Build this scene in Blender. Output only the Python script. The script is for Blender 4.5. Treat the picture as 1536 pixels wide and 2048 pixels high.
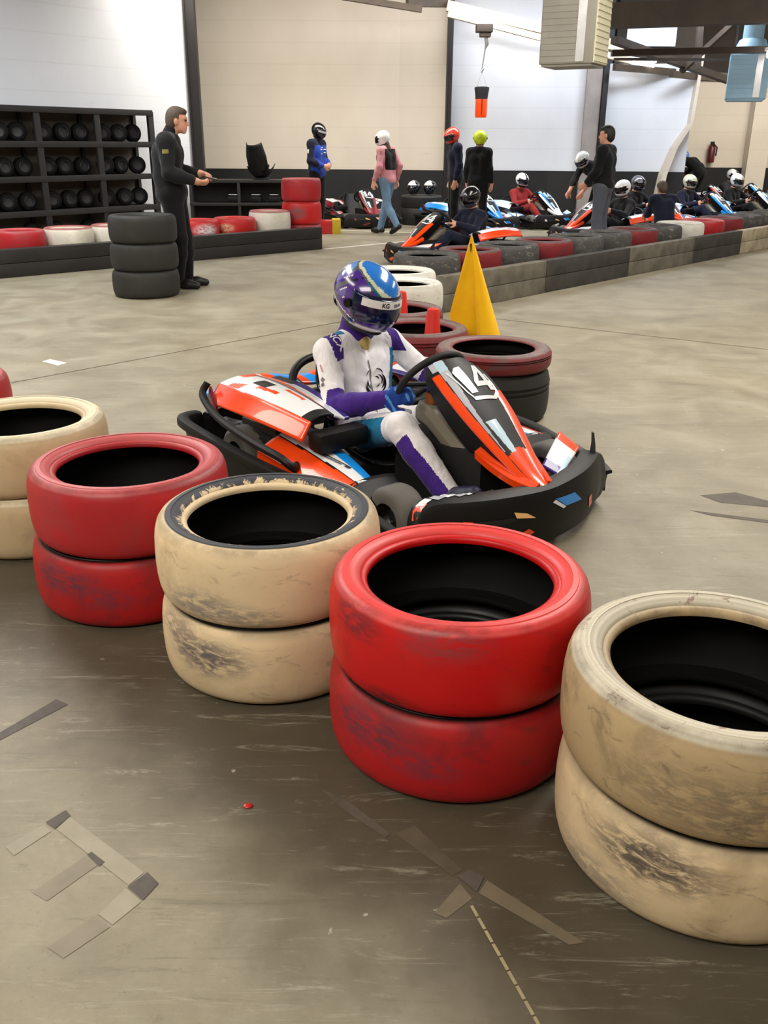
import bpy, bmesh, math, random
import numpy as np
from mathutils import Vector, Matrix
from mathutils.bvhtree import BVHTree

for o in list(bpy.data.objects):
    bpy.data.objects.remove(o)
SC = bpy.context.scene
COL = SC.collection
rnd = random.Random(11)
PI = math.pi

# ---------------------------------------------------------------- camera, world, lights, exposure
cam_data = bpy.data.cameras.new('camera')
cam = bpy.data.objects.new('camera', cam_data)
COL.objects.link(cam)
cam_data.sensor_fit = 'VERTICAL'
cam_data.sensor_height = 36.0
cam_data.lens = 1800.0 / 2048.0 * 36.0
cam_data.clip_end = 200
PITCH = math.radians(22.3)
cam.matrix_world = (Matrix.Translation((0, 0, 1.5)) @ Matrix.Rotation(PI / 2 - PITCH, 4, 'X')
                    @ Matrix.Rotation(0.007, 4, 'Z'))
SC.camera = cam

world = bpy.data.worlds.new('world')
SC.world = world
world.use_nodes = True
world.node_tree.nodes['Background'].inputs[0].default_value = (0.75, 0.82, 1.0, 1)
world.node_tree.nodes['Background'].inputs[1].default_value = 0.10

SC.view_settings.view_transform = 'Standard'
SC.view_settings.look = 'None'
SC.view_settings.gamma = 1.0
SC.view_settings.use_curve_mapping = False
SC.view_settings.exposure = 0.0


def area(name, loc, size, power, color, rot=(0, 0, 0), spread=PI):
    l = bpy.data.lights.new(name, 'AREA')
    l.shape = 'RECTANGLE'
    l.size, l.size_y = size
    l.energy = power
    l.color = color
    l.spread = spread
    o = bpy.data.objects.new(name, l)
    o.location = loc
    o.rotation_euler = rot
    COL.objects.link(o)
    return o


WARM = (1.0, 0.94, 0.82)
COOL = (0.80, 0.90, 1.0)
NEUT = (1.0, 0.95, 0.88)
# unseen area lights for the hall's overhead lamps, some added to brighten dim parts
area('hall_fill_light', (-3.2, 8.0, 4.3), (1.4, 6.0), 270, NEUT)
area('hall_fill_light', (2.6, 8.0, 4.3), (1.4, 6.0), 250, NEUT)
area('hall_fill_light', (7.5, 10.0, 4.4), (1.4, 7.0), 270, NEUT)
area('hall_fill_light', (-1.5, 16.6, 4.45), (5.0, 1.2), 285, WARM, rot=(0.35, 0, 0))
area('hall_fill_light', (3.2, 17.0, 4.5), (4.0, 1.0), 235, (0.92, 0.94, 1.0), rot=(0.3, 0, 0))
area('hall_fill_light', (5.6, 17.0, 4.5), (1.2, 1.0), 125, COOL, rot=(0.3, 0, 0))
area('hall_fill_light', (8.8, 20.6, 4.5), (4.0, 2.0), 380, WARM, rot=(0.3, 0, 0))  # added to brighten the far wall at the right
area('hall_fill_light', (-5.6, 10.0, 4.6), (1.5, 3.0), 205, COOL)
area('hall_fill_light', (-2.5, -1.0, 4.3), (4.0, 1.6), 265, WARM, rot=(0.45, 0, 0))  # unseen, added behind the camera to brighten the near tyres
area('hall_fill_light', (3.5, -0.5, 4.3), (3.0, 1.6), 40, WARM, rot=(0.45, 0, 0))
area('hall_fill_light', (2.6, 4.6, 4.4), (1.4, 1.4), 150, NEUT)  # added to brighten the floor on the right
area('hall_fill_light', (-5.5, 3.5, 4.6), (1.2, 4.0), 190, WARM)

# ---------------------------------------------------------------- generic helpers


def lin(r, g, b):
    f = lambda c: (c / 255.0) / 12.92 if c / 255.0 <= 0.04045 else ((c / 255.0 + 0.055) / 1.055) ** 2.4
    return (f(r), f(g), f(b), 1.0)


class NT:
    """Small node-tree writer."""

    def __init__(self, name):
        self.m = bpy.data.materials.new(name)
        self.m.use_nodes = True
        self.t = self.m.node_tree
        self.b = self.t.nodes['Principled BSDF']

    def n(self, typ, **kw):
        nd = self.t.nodes.new(typ)
        for k, v in kw.items():
            setattr(nd, k, v)
        return nd

    def link(self, a, b):
        self.t.links.new(a, b)

    def coord(self, which='Object'):
        if not hasattr(self, '_tc'):
            self._tc = self.n('ShaderNodeTexCoord')
        return self._tc.outputs[which]

    def mapped(self, scale=(1, 1, 1), which='Object', rot=(0, 0, 0)):
        mp = self.n('ShaderNodeMapping')
        mp.inputs['Scale'].default_value = scale
        mp.inputs['Rotation'].default_value = rot
        self.link(self.coord(which), mp.inputs['Vector'])
        return mp.outputs[0]

    def noise(self, scale, detail=4, rough=0.55, vec=None, dist=0.0):
        nd = self.n('ShaderNodeTexNoise')
        nd.inputs['Scale'].default_value = scale
        nd.inputs['Detail'].default_value = detail
        nd.inputs['Roughness'].default_value = rough
        nd.inputs['Distortion'].default_value = dist
        self.link(vec if vec is not None else self.coord(), nd.inputs['Vector'])
        return nd.outputs['Fac']

    def ramp(self, fac, stops):
        nd = self.n('ShaderNodeValToRGB')
        e = nd.color_ramp.elements
        while len(e) < len(stops):
            e.new(0.5)
        for el, (p, c) in zip(e, stops):
            el.position = p
            el.color = c if len(c) == 4 else (*c, 1)
        self.link(fac, nd.inputs[0])
        return nd.outputs[0]

    def step(self, fac, lo, hi):
        nd = self.n('ShaderNodeMapRange', interpolation_type='SMOOTHSTEP')
        nd.inputs[1].default_value = lo
        nd.inputs[2].default_value = hi
        self.link(fac, nd.inputs[0])
        return nd.outputs[0]

    def math(self, op, a, b=0.0, c=None):
        nd = self.n('ShaderNodeMath', operation=op)
        for i, v in enumerate((a, b) if c is None else (a, b, c)):
            if isinstance(v, (int, float)):
                nd.inputs[i].default_value = v
            else:
                self.link(v, nd.inputs[i])
        return nd.outputs[0]

    def mix(self, fac, a, b, mode='MIX'):
        nd = self.n('ShaderNodeMix', data_type='RGBA', blend_type=mode)
        if isinstance(fac, (int, float)):
            nd.inputs[0].default_value = fac
        else:
            self.link(fac, nd.inputs[0])
        for i, v in ((6, a), (7, b)):
            if isinstance(v, tuple):
                nd.inputs[i].default_value = v if len(v) == 4 else (*v, 1)
            else:
                self.link(v, nd.inputs[i])
        return nd.outputs[2]

    def bump(self, h, strength=0.3, dist=0.01):
        nd = self.n('ShaderNodeBump')
        nd.inputs['Strength'].default_value = strength
        nd.inputs['Distance'].default_value = dist
        self.link(h, nd.inputs['Height'])
        self.link(nd.outputs[0], self.b.inputs['Normal'])

    def sep(self, vec=None):
        nd = self.n('ShaderNodeSeparateXYZ')
        self.link(vec if vec is not None else self.coord(), nd.inputs[0])
        return nd.outputs

    def out(self, color=None, rough=0.5, metal=0.0, spec=0.5, coat=0.0, sheen=0.0):
        b = self.b
        for key, v in (('Base Color', color), ('Roughness', rough), ('Metallic', metal), ('Specular IOR Level', spec),
                       ('Coat Weight', coat), ('Sheen Weight', sheen)):
            if v is None:
                continue
            if isinstance(v, (int, float, tuple)):
                b.inputs[key].default_value = v
            else:
                self.link(v, b.inputs[key])
        return self.m


def plain(name, rgb, rough=0.5, metal=0.0, spec=0.5, coat=0.0, var=0.12, scale=9.0, sheen=0.0):
    """A flat colour with a little procedural mottling."""
    t = NT(name)
    c = lin(*rgb)
    d = tuple(x * (1 - var) for x in c[:3])
    l = tuple(min(1, x * (1 + var * 0.6)) for x in c[:3])
    col = t.ramp(t.noise(scale, 5), [(0.3, d), (0.7, l)])
    return t.out(col, rough, metal, spec, coat, sheen)


M = {}
M['black_plastic'] = plain('black_plastic', (15, 15, 15), 0.5, var=0.3, spec=0.3)
M['black_matt'] = plain('black_matt', (16, 16, 17), 0.7, var=0.3)
M['black_metal'] = plain('black_metal', (30, 30, 31), 0.45, spec=0.6)
M['rubber'] = plain('rubber', (30, 30, 29), 0.62, var=0.35)
M['orange'] = plain('orange_paint', (246, 72, 10), 0.28, coat=0.6, var=0.04)
M['white_paint'] = plain('white_paint', (228, 230, 232), 0.32, coat=0.4, var=0.05)
M['grey_paint'] = plain('grey_paint', (176, 178, 186), 0.35, coat=0.3, var=0.05)
M['blue_paint'] = plain('blue_paint', (16, 140, 228), 0.3, coat=0.5, var=0.06)
M['pale_blue'] = plain('pale_blue', (176, 206, 220), 0.35, coat=0.3, var=0.08)
M['indigo'] = plain('indigo_paint', (52, 40, 120), 0.35, coat=0.3, var=0.08)
M['red_paint'] = plain('red_paint', (196, 30, 34), 0.3, coat=0.4, var=0.06)
M['pink_paint'] = plain('pink_paint', (232, 120, 116), 0.3, coat=0.4, var=0.05)
M['maroon_paint'] = plain('maroon_paint', (120, 22, 34), 0.35, coat=0.3, var=0.1)
M['steel'] = plain('steel', (150, 150, 150), 0.35, metal=0.9, var=0.15)
M['alloy'] = plain('alloy', (196, 196, 198), 0.3, metal=0.85, var=0.1)
M['tank'] = plain('tank_plastic', (112, 106, 92), 0.3, var=0.15)
M['brake'] = plain('copper_brown', (150, 84, 40), 0.4, metal=0.4)

TAGGED = []


def tag(o, label=None, cat=None, group=None, kind=None):
    if label:
        o['label'] = label
    if cat:
        o['category'] = cat
    if group:
        o['group'] = group
    if kind:
        o['kind'] = kind
    return o


def thing(name, label, cat, loc=(0, 0, 0), rz=0.0, group=None):
    o = bpy.data.objects.new(name, None)
    o.empty_display_size = 0.2
    o.location = loc
    o.rotation_euler = (0, 0, rz)
    COL.objects.link(o)
    return tag(o, label, cat, group)


def link_mesh(name, me, mats, parent=None, smooth=0.7):
    for m in (mats if isinstance(mats, (list, tuple)) else [mats]):
        me.materials.append(M[m] if isinstance(m, str) else m)
    if smooth:
        me.shade_smooth()
        me.set_sharp_from_angle(angle=smooth)
    o = bpy.data.objects.new(name, me)
    COL.objects.link(o)
    if parent is not None:
        o.parent = parent
    return o


class MB:
    """Collects shapes into ONE mesh."""

    def __init__(self):
        self.v, self.f, self.m = [], [], []

    def add(self, vs, fs, mi=0):
        b = len(self.v)
        self.v.extend([tuple(p) for p in vs])
        for f in fs:
            self.f.append([b + i for i in f])
            self.m.append(mi)

    def box(self, c, s, mi=0, rot=None, bev=0.0):
        hx, hy, hz = s[0] / 2, s[1] / 2, s[2] / 2
        R = Matrix.Identity(3) if rot is None else (rot if isinstance(rot, Matrix) else Matrix.Rotation(rot, 3, 'Z'))
        c = Vector(c)
        if bev <= 0:
            P = [(x, y, z) for x in (-hx, hx) for y in (-hy, hy) for z in (-hz, hz)]
            F = [(0, 1, 3, 2), (4, 6, 7, 5), (0, 4, 5, 1), (2, 3, 7, 6), (0, 2, 6, 4), (1, 5, 7, 3)]
            self.add([c + R @ Vector(p) for p in P], F, mi)
        else:
            b = min(bev, hx, hy, hz)
            bm = bmesh.new()
            bmesh.ops.create_cube(bm, size=1.0)
            for v in bm.verts:
                v.co = Vector((v.co.x * 2 * hx, v.co.y * 2 * hy, v.co.z * 2 * hz))
            bmesh.ops.bevel(bm, geom=list(bm.edges), offset=b, segments=2, affect='EDGES', profile=0.6)
            bm.verts.index_update()
            self.add([c + R @ v.co for v in bm.verts], [[v.index for v in f.verts] for f in bm.faces], mi)
            bm.free()

    def loft(self, rings, mi=0, closed=True, cap=True, loop=False):
        n = len(rings[0])
        vs = [p for r in rings for p in r]
        fs = []
        R = len(rings)
        for i in range(R if loop else R - 1):
            a, b = i * n, ((i + 1) % R) * n
            for j in range(n if closed else n - 1):
                k = (j + 1) % n
                fs.append((a + j, a + k, b + k, b + j))
        if cap and closed and not loop:
            fs.append(tuple(range(n))[::-1])
            fs.append(tuple((R - 1) * n + j for j in range(n)))
        self.add(vs, fs, mi)

    def tube(self, pts, r, n=10, mi=0, loop=False, cap=True):
        pts = [Vector(p) for p in pts]
        rs = r if isinstance(r, (list, tuple)) else [r] * len(pts)
        rings = []
        N = len(pts)
        up = None
        for i, p in enumerate(pts):
            if loop:
                d = pts[(i + 1) % N] - pts[i - 1]
            else:
                d = pts[min(i + 1, N - 1)] - pts[max(i - 1, 0)]
            d = d.normalized() if d.length > 1e-9 else Vector((0, 0, 1))
            if up is None:
                up = Vector((0, 0, 1)) if abs(d.z) < 0.9 else Vector((1, 0, 0))
            u = d.cross(up)
            u = u.normalized() if u.length > 1e-6 else d.orthogonal().normalized()
            w = u.cross(d).normalized()
            up = w
            rings.append([p + (u * math.cos(2 * PI * k / n) + w * math.sin(2 * PI * k / n)) * rs[i] for k in range(n)])
        self.loft(rings, mi, True, cap, loop)

    def lathe(self, prof, n=48, mi=0, mat=None, closed=False, mis=None):
        """prof: (r, z) points round the local z axis; mat a Matrix for placement."""
        T = mat or Matrix.Identity(4)
        K = len(prof)
        vs = []
        for k in range(n):
            a = 2 * PI * k / n
            for r, z in prof:
                vs.append(T @ Vector((r * math.cos(a), r * math.sin(a), z)))
        b = len(self.v)
        self.v.extend([tuple(p) for p in vs])
        for k in range(n):
            k2 = (k + 1) % n
            for j in range(K if closed else K - 1):
                j2 = (j + 1) % K
                q = [b + k * K + j, b + k2 * K + j, b + k2 * K + j2, b + k * K + j2]
                self.f.append(q)
                self.m.append(mis[j] if mis else mi)
        return self

    def ball(self, c, r, mi=0, n=14, rot=None):
        c = Vector(c)
        r = r if isinstance(r, (list, tuple)) else (r, r, r)
        R = rot or Matrix.Identity(3)
        rings = []
        for i in range(1, n):
            t = PI * i / n
            rings.append([c + R @ Vector((r[0] * math.sin(t) * math.cos(2 * PI * k / (2 * n)), r[1] * math.sin(t) * math.sin(2 * PI * k / (2 * n)), -r[2] * math.cos(t))) for k in range(2 * n)])
        self.loft(rings, mi)

    def grid(self, fn, nu, nv, mi=0, matfn=None):
        vs = [fn(i / nu, j / nv) for i in range(nu + 1) for j in range(nv + 1)]
        b = len(self.v)
        self.v.extend([tuple(p) for p in vs])
        for i in range(nu):
            for j in range(nv):
                q = [b + i * (nv + 1) + j, b + (i + 1) * (nv + 1) + j, b + (i + 1) * (nv + 1) + j + 1, b + i * (nv + 1) + j + 1]
                self.f.append(q)
                self.m.append(matfn((i + .5) / nu, (j + .5) / nv) if matfn else mi)

    def prism(self, poly, z0, z1, mi=0, T=None):
        T = T or Matrix.Identity(4)
        self.loft([[T @ Vector((x, y, z0)) for x, y in poly], [T @ Vector((x, y, z1)) for x, y in poly]], mi)

    def mesh(self, name, merge=True):
        me = bpy.data.meshes.new(name)
        me.from_pydata(self.v, [], self.f)
        me.polygons.foreach_set('material_index', self.m)
        bm = bmesh.new()
        bm.from_mesh(me)
        if merge:
            bmesh.ops.remove_doubles(bm, verts=bm.verts, dist=1e-5)
        bmesh.ops.recalc_face_normals(bm, faces=bm.faces)
        bm.to_mesh(me)
        bm.free()
        return me

    def build(self, name, mats, parent=None, smooth=0.7, merge=True):
        return link_mesh(name, self.mesh(name, merge), mats, parent, smooth)


def thicken(o, t, offset=-1.0):
    md = o.modifiers.new('thickness', 'SOLIDIFY')
    md.thickness = t
    md.offset = offset
    return o


def bez(pts, n=8):
    """Catmull-Rom through pts."""
    P = [Vector(p) for p in pts]
    out = []
    for i in range(len(P) - 1):
        p0, p1, p2, p3 = P[max(i - 1, 0)], P[i], P[i + 1], P[min(i + 2, len(P) - 1)]
        for k in range(n):
            t = k / n
            out.append(0.5 * ((2 * p1) + (p2 - p0) * t + (2 * p0 - 5 * p1 + 4 * p2 - p3) * t * t + (3 * p1 - p0 - 3 * p2 + p3) * t ** 3))
    out.append(P[-1])
    return out


def children(o):
    return KIDS.get(o.name, []) if False else [c for c in o.children]


def copy_tree(o, parent=None, swap=None):
    """A thing, its parts and their sub-parts; swap maps material name -> material name on the copy."""
    c = o.copy()
    COL.objects.link(c)
    c.parent = parent
    if swap and o.type == 'MESH':
        for sl in c.material_slots:
            if sl.material and sl.material.name in swap:
                new = swap[sl.material.name]
                sl.link = 'OBJECT'
                sl.material = M[new]
    for ch in list(o.children):
        copy_tree(ch, c, swap)
    return c


# ---------------------------------------------------------------- organic bodies: signed-distance shapes -> one skin


def _smin(a, b, k):
    h = np.maximum(k - np.abs(a - b), 0.0) / k
    return np.minimum(a, b) - h * h * k * 0.25


def _pdist(pr, X, Y, Z):
    kind = pr[0]
    if kind == 'c':
        a, b, ra, rb = pr[1], pr[2], pr[3], pr[4]
        d = (b[0] - a[0], b[1] - a[1], b[2] - a[2])
        L = max(d[0] ** 2 + d[1] ** 2 + d[2] ** 2, 1e-12)
        px, py, pz = X - a[0], Y - a[1], Z - a[2]
        t = np.clip((px * d[0] + py * d[1] + pz * d[2]) / L, 0, 1)
        return np.sqrt((px - t * d[0]) ** 2 + (py - t * d[1]) ** 2 + (pz - t * d[2]) ** 2) - (ra + t * (rb - ra))
    c, r, R = pr[1], pr[2], pr[3]
    px, py, pz = X - c[0], Y - c[1], Z - c[2]
    q = [(R[0][i] * px + R[1][i] * py + R[2][i] * pz) / r[i] for i in range(3)]
    l = np.sqrt(q[0] ** 2 + q[1] ** 2 + q[2] ** 2)
    g = np.sqrt(sum((q[i] / r[i]) ** 2 for i in range(3))) + 1e-9
    return l * (l - 1.0) / g


def cap(a, b, ra, rb=None, g=''):
    return ('c', tuple(a), tuple(b), ra, ra if rb is None else rb, g)


def ell(c, r, g='', R=None):
    R = [list(x) for x in R] if R is not None else [[1, 0, 0], [0, 1, 0], [0, 0, 1]]
    return ('e', tuple(c), tuple(r), R, g)


def _ext(pr):
    if pr[0] == 'c':
        r = max(pr[3], pr[4])
        return [min(pr[1][i], pr[2][i]) - r for i in range(3)], [max(pr[1][i], pr[2][i]) + r for i in range(3)]
    r = max(pr[2])
    return [pr[1][i] - r for i in range(3)], [pr[1][i] + r for i in range(3)]


def grow(prims, d):
    out = []
    for p in prims:
        if p[0] == 'c':
            out.append(('c', p[1], p[2], p[3] + d, p[4] + d, p[5]))
        else:
            out.append(('e', p[1], tuple(x + d for x in p[2]), p[3], p[4]))
    return out


def skin(prims, vox, k=0.03, matfn=None, cut=None):
    """Surface-nets skin of the smooth union. matfn(points, nearest prim index) -> material index per face."""
    ex = [_ext(p) for p in prims]
    lo = np.array([min(e[0][i] for e in ex) for i in range(3)]) - 3 * vox - k * 0.5
    hi = np.array([max(e[1][i] for e in ex) for i in range(3)]) + 3 * vox + k * 0.5
    n = np.ceil((hi - lo) / vox).astype(int) + 1
    ax = [(lo[i] + vox * np.arange(n[i])).astype(np.float32) for i in range(3)]
    D = np.full(tuple(n), 0.06, dtype=np.float32)
    for p, e in zip(prims, ex):
        m = k + 2.5 * vox
        s = []
        for i in range(3):
            a = max(0, int((e[0][i] - m - lo[i]) / vox))
            b = min(n[i], int((e[1][i] + m - lo[i]) / vox) + 2)
            s.append(slice(a, b))
        d = _pdist(p, ax[0][s[0]][:, None, None], ax[1][s[1]][None, :, None], ax[2][s[2]][None, None, :])
        D[tuple(s)] = _smin(D[tuple(s)], d.astype(np.float32), k)
    if cut is not None:
        D = np.maximum(D, cut(ax[0][:, None, None], ax[1][None, :, None], ax[2][None, None, :])).astype(np.float32)
    ins = D < 0
    c = tuple(x - 1 for x in n)
    acc = np.zeros(c + (3,), dtype=np.float32)
    cnt = np.zeros(c, dtype=np.float32)
    corners = [(i, j, l) for i in (0, 1) for j in (0, 1) for l in (0, 1)]
    V = lambda A, q: A[q[0]:q[0] + c[0], q[1]:q[1] + c[1], q[2]:q[2] + c[2]]
    for a in corners:
        for axis in range(3):
            if a[axis]:
                continue
            b = list(a)
            b[axis] = 1
            da, db = V(D, a), V(D, b)
            mk = V(ins, a) != V(ins, b)
            t = np.where(mk, da / np.where(mk, da - db, 1), 0)
            for i in range(3):
                acc[..., i] += np.where(mk, a[i] + (t if i == axis else 0), 0)
            cnt += mk
    on = cnt > 0
    idx = np.full(c, -1, dtype=np.int64)
    ii = np.argwhere(on)
    idx[on] = np.arange(len(ii))
    pts = (acc[on] / cnt[on][:, None] + ii) * vox + lo
    faces = []
    for axis in range(3):
        u, w = (axis + 1) % 3, (axis + 2) % 3
        s0 = [slice(None)] * 3
        s1 = [slice(None)] * 3
        s0[axis], s1[axis] = slice(0, n[axis] - 1), slice(1, n[axis])
        ch = ins[tuple(s0)] != ins[tuple(s1)]
        e = np.argwhere(ch)
        e = e[(e[:, u] > 0) & (e[:, w] > 0) & (e[:, u] < n[u] - 1) & (e[:, w] < n[w] - 1)]
        sgn = ins[tuple(s0)][tuple(e.T)]
        q = []
        for du, dw in ((1, 1), (0, 1), (0, 0), (1, 0)):
            f = e.copy()
            f[:, u] -= du
            f[:, w] -= dw
            q.append(idx[tuple(f.T)])
        q = np.stack(q, 1)
        q[~sgn] = q[~sgn][:, ::-1]
        faces.append(q)
    F = np.concatenate(faces)
    F = F[(F >= 0).all(1)]
    # relax a little
    for _ in range(2):
        s = np.zeros_like(pts)
        kct = np.zeros(len(pts))
        for a, b in ((0, 1), (1, 2), (2, 3), (3, 0)):
            np.add.at(s, F[:, a], pts[F[:, b]])
            np.add.at(s, F[:, b], pts[F[:, a]])
            np.add.at(kct, F[:, a], 1)
            np.add.at(kct, F[:, b], 1)
        pts = pts * 0.5 + 0.5 * s / np.maximum(kct, 1)[:, None]
    me = bpy.data.meshes.new('skin')
    me.vertices.add(len(pts))
    me.vertices.foreach_set('co', pts.astype(np.float32).ravel())
    me.loops.add(4 * len(F))
    me.loops.foreach_set('vertex_index', F.ravel().astype(np.int32))
    me.polygons.add(len(F))
    me.polygons.foreach_set('loop_start', np.arange(0, 4 * len(F), 4, dtype=np.int32))
    if matfn:
        cen = pts[F].mean(1)
        best = np.full(len(cen), 1e9)
        who = np.zeros(len(cen), dtype=int)
        for i, p in enumerate(prims):
            d = _pdist(p, cen[:, 0], cen[:, 1], cen[:, 2])
            w = d < best
            best[w] = d[w]
            who[w] = i
        me.polygons.foreach_set('material_index', np.asarray(matfn(cen, who), dtype=np.int32))
    me.update(calc_edges=True)
    me.validate()
    return me


# ---------------------------------------------------------------- decals laid on real surfaces (writing, stickers)
_fonts = {}


def text_mesh(body, size=1.0, bold=0.0, shear=0.0):
    cu = bpy.data.curves.new('lettering', 'FONT')
    cu.body = body
    cu.size = size
    cu.align_x, cu.align_y = 'CENTER', 'CENTER'
    cu.offset = bold
    cu.shear = shear
    o = bpy.data.objects.new('lettering', cu)
    COL.objects.link(o)
    bpy.context.view_layer.update()
    me = bpy.data.meshes.new_from_object(o.evaluated_get(bpy.context.evaluated_depsgraph_get()))
    bpy.data.objects.remove(o)
    return me


def bvh_of(objs):
    """Search tree of meshes in the parent's local coordinates (objects with identity local matrices)."""
    vs, ps = [], []
    for o in (objs if isinstance(objs, (list, tuple)) else [objs]):
        b = len(vs)
        vs += [o.matrix_basis @ v.co for v in o.data.vertices]
        ps += [[b + i for i in p.vertices] for p in o.data.polygons]
    return BVHTree.FromPolygons(vs, ps)


def decal(name, tree, origin, u, v, mat, parent, text=None, poly=None, size=0.1, off=0.002, bold=0.0, far=0.6, sub=0, strips=None):
    """Writing or a sticker thrown along -(u x v) on a surface. origin is a point in front of it; poly in (u,v) metres."""
    u, v = Vector(u).normalized(), Vector(v).normalized()
    nrm = u.cross(v).normalized()
    v = nrm.cross(u).normalized()
    bm = bmesh.new()
    if text:
        me = text_mesh(text, size, bold)
        bm.from_mesh(me)
        bpy.data.meshes.remove(me)
    for pl in (poly if poly and isinstance(poly[0][0], (tuple, list)) else [poly] if poly else []):
        bm.faces.new([bm.verts.new((p[0], p[1], 0)) for p in pl])
    for st in strips or []:    # st: list of (left, right) points -> quads
        prev = None
        for a, b in st:
            cur = (bm.verts.new((a[0], a[1], 0)), bm.verts.new((b[0], b[1], 0)))
            if prev:
                bm.faces.new((prev[0], prev[1], cur[1], cur[0]))
            prev = cur
    if sub:
        bmesh.ops.triangulate(bm, faces=bm.faces)
        for _ in range(sub):
            bmesh.ops.subdivide_edges(bm, edges=bm.edges, cuts=1, use_grid_fill=True)
    o3 = Vector(origin)
    dead = []
    for vt in bm.verts:
        p = o3 + u * vt.co.x + v * vt.co.y
        hit, nn, _i, _d = tree.ray_cast(p, -nrm, far)
        if hit is None:
            dead.append(vt)
            continue
        if nn.dot(nrm) < 0:
            nn = -nn
        vt.co = hit + (nn * 0.5 + nrm * 0.5) * off
    if dead:
        bmesh.ops.delete(bm, geom=dead, context='VERTS')
    me = bpy.data.meshes.new(name)
    bm.to_mesh(me)
    bm.free()
    return link_mesh(name, me, mat, parent, smooth=1.2)
# ---------------------------------------------------------------- surveyed points: a sight line of the photo met with a level z or a depth Y
_P, _RO = PITCH, -0.007


def site(px, py, z=None, Y=None):
    a, b = px - 768, py - 1024
    c, s = math.cos(_RO), math.sin(_RO)
    u, v = c * a + s * b, -s * a + c * b
    d = Vector((u / 1800, math.cos(_P) - v / 1800 * math.sin(_P), -math.sin(_P) - v / 1800 * math.cos(_P)))
    t = (z - 1.5) / d.z if z is not None else Y / d.y
    return d * t + Vector((0, 0, 1.5))


# ---------------------------------------------------------------- the hall: floor, walls, roof
def struct(name, mb, mats, smooth=0, merge=True):
    return tag(mb.build(name, mats, None, smooth, merge), kind='structure')


def floor_material():
    t = NT('floor_concrete')
    v = t.coord()
    big = t.noise(0.55, 5, 0.6, v, 0.4)
    mid = t.noise(2.3, 7, 0.62, v, 0.6)
    fine = t.noise(38, 4, 0.7, v)
    col = t.ramp(mid, [(0.25, lin(122, 112, 94)), (0.5, lin(146, 138, 117)), (0.76, lin(168, 161, 141))])
    yel = t.step(big, 0.5, 0.72)
    col = t.mix(t.math('MULTIPLY', yel, 0.30), col, lin(162, 152, 118))
    grn = t.step(t.noise(0.8, 4, 0.5, t.mapped((1, 1, 1), rot=(0, 0, 1))), 0.55, 0.75)
    col = t.mix(t.math('MULTIPLY', grn, 0.25), col, lin(150, 152, 138))
    # rubber dirt along the tyre line, with the stacks' shade painted in too
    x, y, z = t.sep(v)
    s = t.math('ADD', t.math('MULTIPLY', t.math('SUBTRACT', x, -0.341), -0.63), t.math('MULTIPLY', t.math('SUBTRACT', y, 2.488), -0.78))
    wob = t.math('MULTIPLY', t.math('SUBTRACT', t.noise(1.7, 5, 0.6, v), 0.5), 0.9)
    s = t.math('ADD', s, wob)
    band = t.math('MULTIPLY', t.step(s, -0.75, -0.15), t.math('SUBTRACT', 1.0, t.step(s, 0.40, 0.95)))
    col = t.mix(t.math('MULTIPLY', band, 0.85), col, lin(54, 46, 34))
    # dusty racing line beyond
    sm = t.noise(3.0, 6, 0.7, t.mapped((0.35, 2.2, 1), rot=(0, 0, 0.75)), 0.8)
    col = t.mix(t.math('MULTIPLY', t.step(sm, 0.55, 0.75), 0.35), col, lin(112, 102, 88))
    light = t.noise(5.0, 6, 0.7, t.mapped((0.4, 2.4, 1), rot=(0, 0, -0.2)), 0.7)
    col = t.mix(t.math('MULTIPLY', t.step(light, 0.60, 0.76), 0.3), col, lin(182, 176, 164))
    speck = t.step(t.noise(95, 2, 0.5, v), 0.66, 0.74)
    col = t.mix(t.math('MULTIPLY', speck, 0.3), col, lin(96, 84, 66))
    blot = t.step(t.noise(13, 4, 0.6, v), 0.64, 0.74)
    col = t.mix(t.math('MULTIPLY', blot, 0.35), col, lin(100, 90, 76))
    scr = t.noise(7, 8, 0.8, t.mapped((0.25, 3.2, 1), rot=(0, 0, 0.95)), 0.5)
    col = t.mix(t.math('MULTIPLY', t.step(scr, 0.54, 0.68), 0.42), col, lin(84, 76, 60))
    scl = t.noise(9, 8, 0.8, t.mapped((0.3, 2.6, 1), rot=(0, 0, 0.6)), 0.9)
    col = t.mix(t.math('MULTIPLY', t.step(scl, 0.55, 0.68), 0.45), col, lin(196, 190, 170))
    grit = t.noise(60, 3, 0.8, v)
    col = t.mix(t.math('MULTIPLY', t.step(grit, 0.35, 0.65), 0.22), t.mix(0.25, col, lin(70, 62, 50)), col)
    chips = t.step(t.noise(22, 3, 0.5, v), 0.72, 0.76)
    col = t.mix(t.math('MULTIPLY', chips, 0.5), col, lin(200, 192, 174))
    rough = t.math('ADD', 0.36, t.math('MULTIPLY', mid, 0.3))
    t.bump(t.math('ADD', t.math('MULTIPLY', fine, 0.5), t.math('MULTIPLY', mid, 0.5)), 0.12, 0.01)
    return t.out(col, rough, spec=0.45)


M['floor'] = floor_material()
mb = MB()
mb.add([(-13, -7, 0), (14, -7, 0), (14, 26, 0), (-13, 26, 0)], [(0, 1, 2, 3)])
struct('floor', mb, 'floor')


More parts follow.
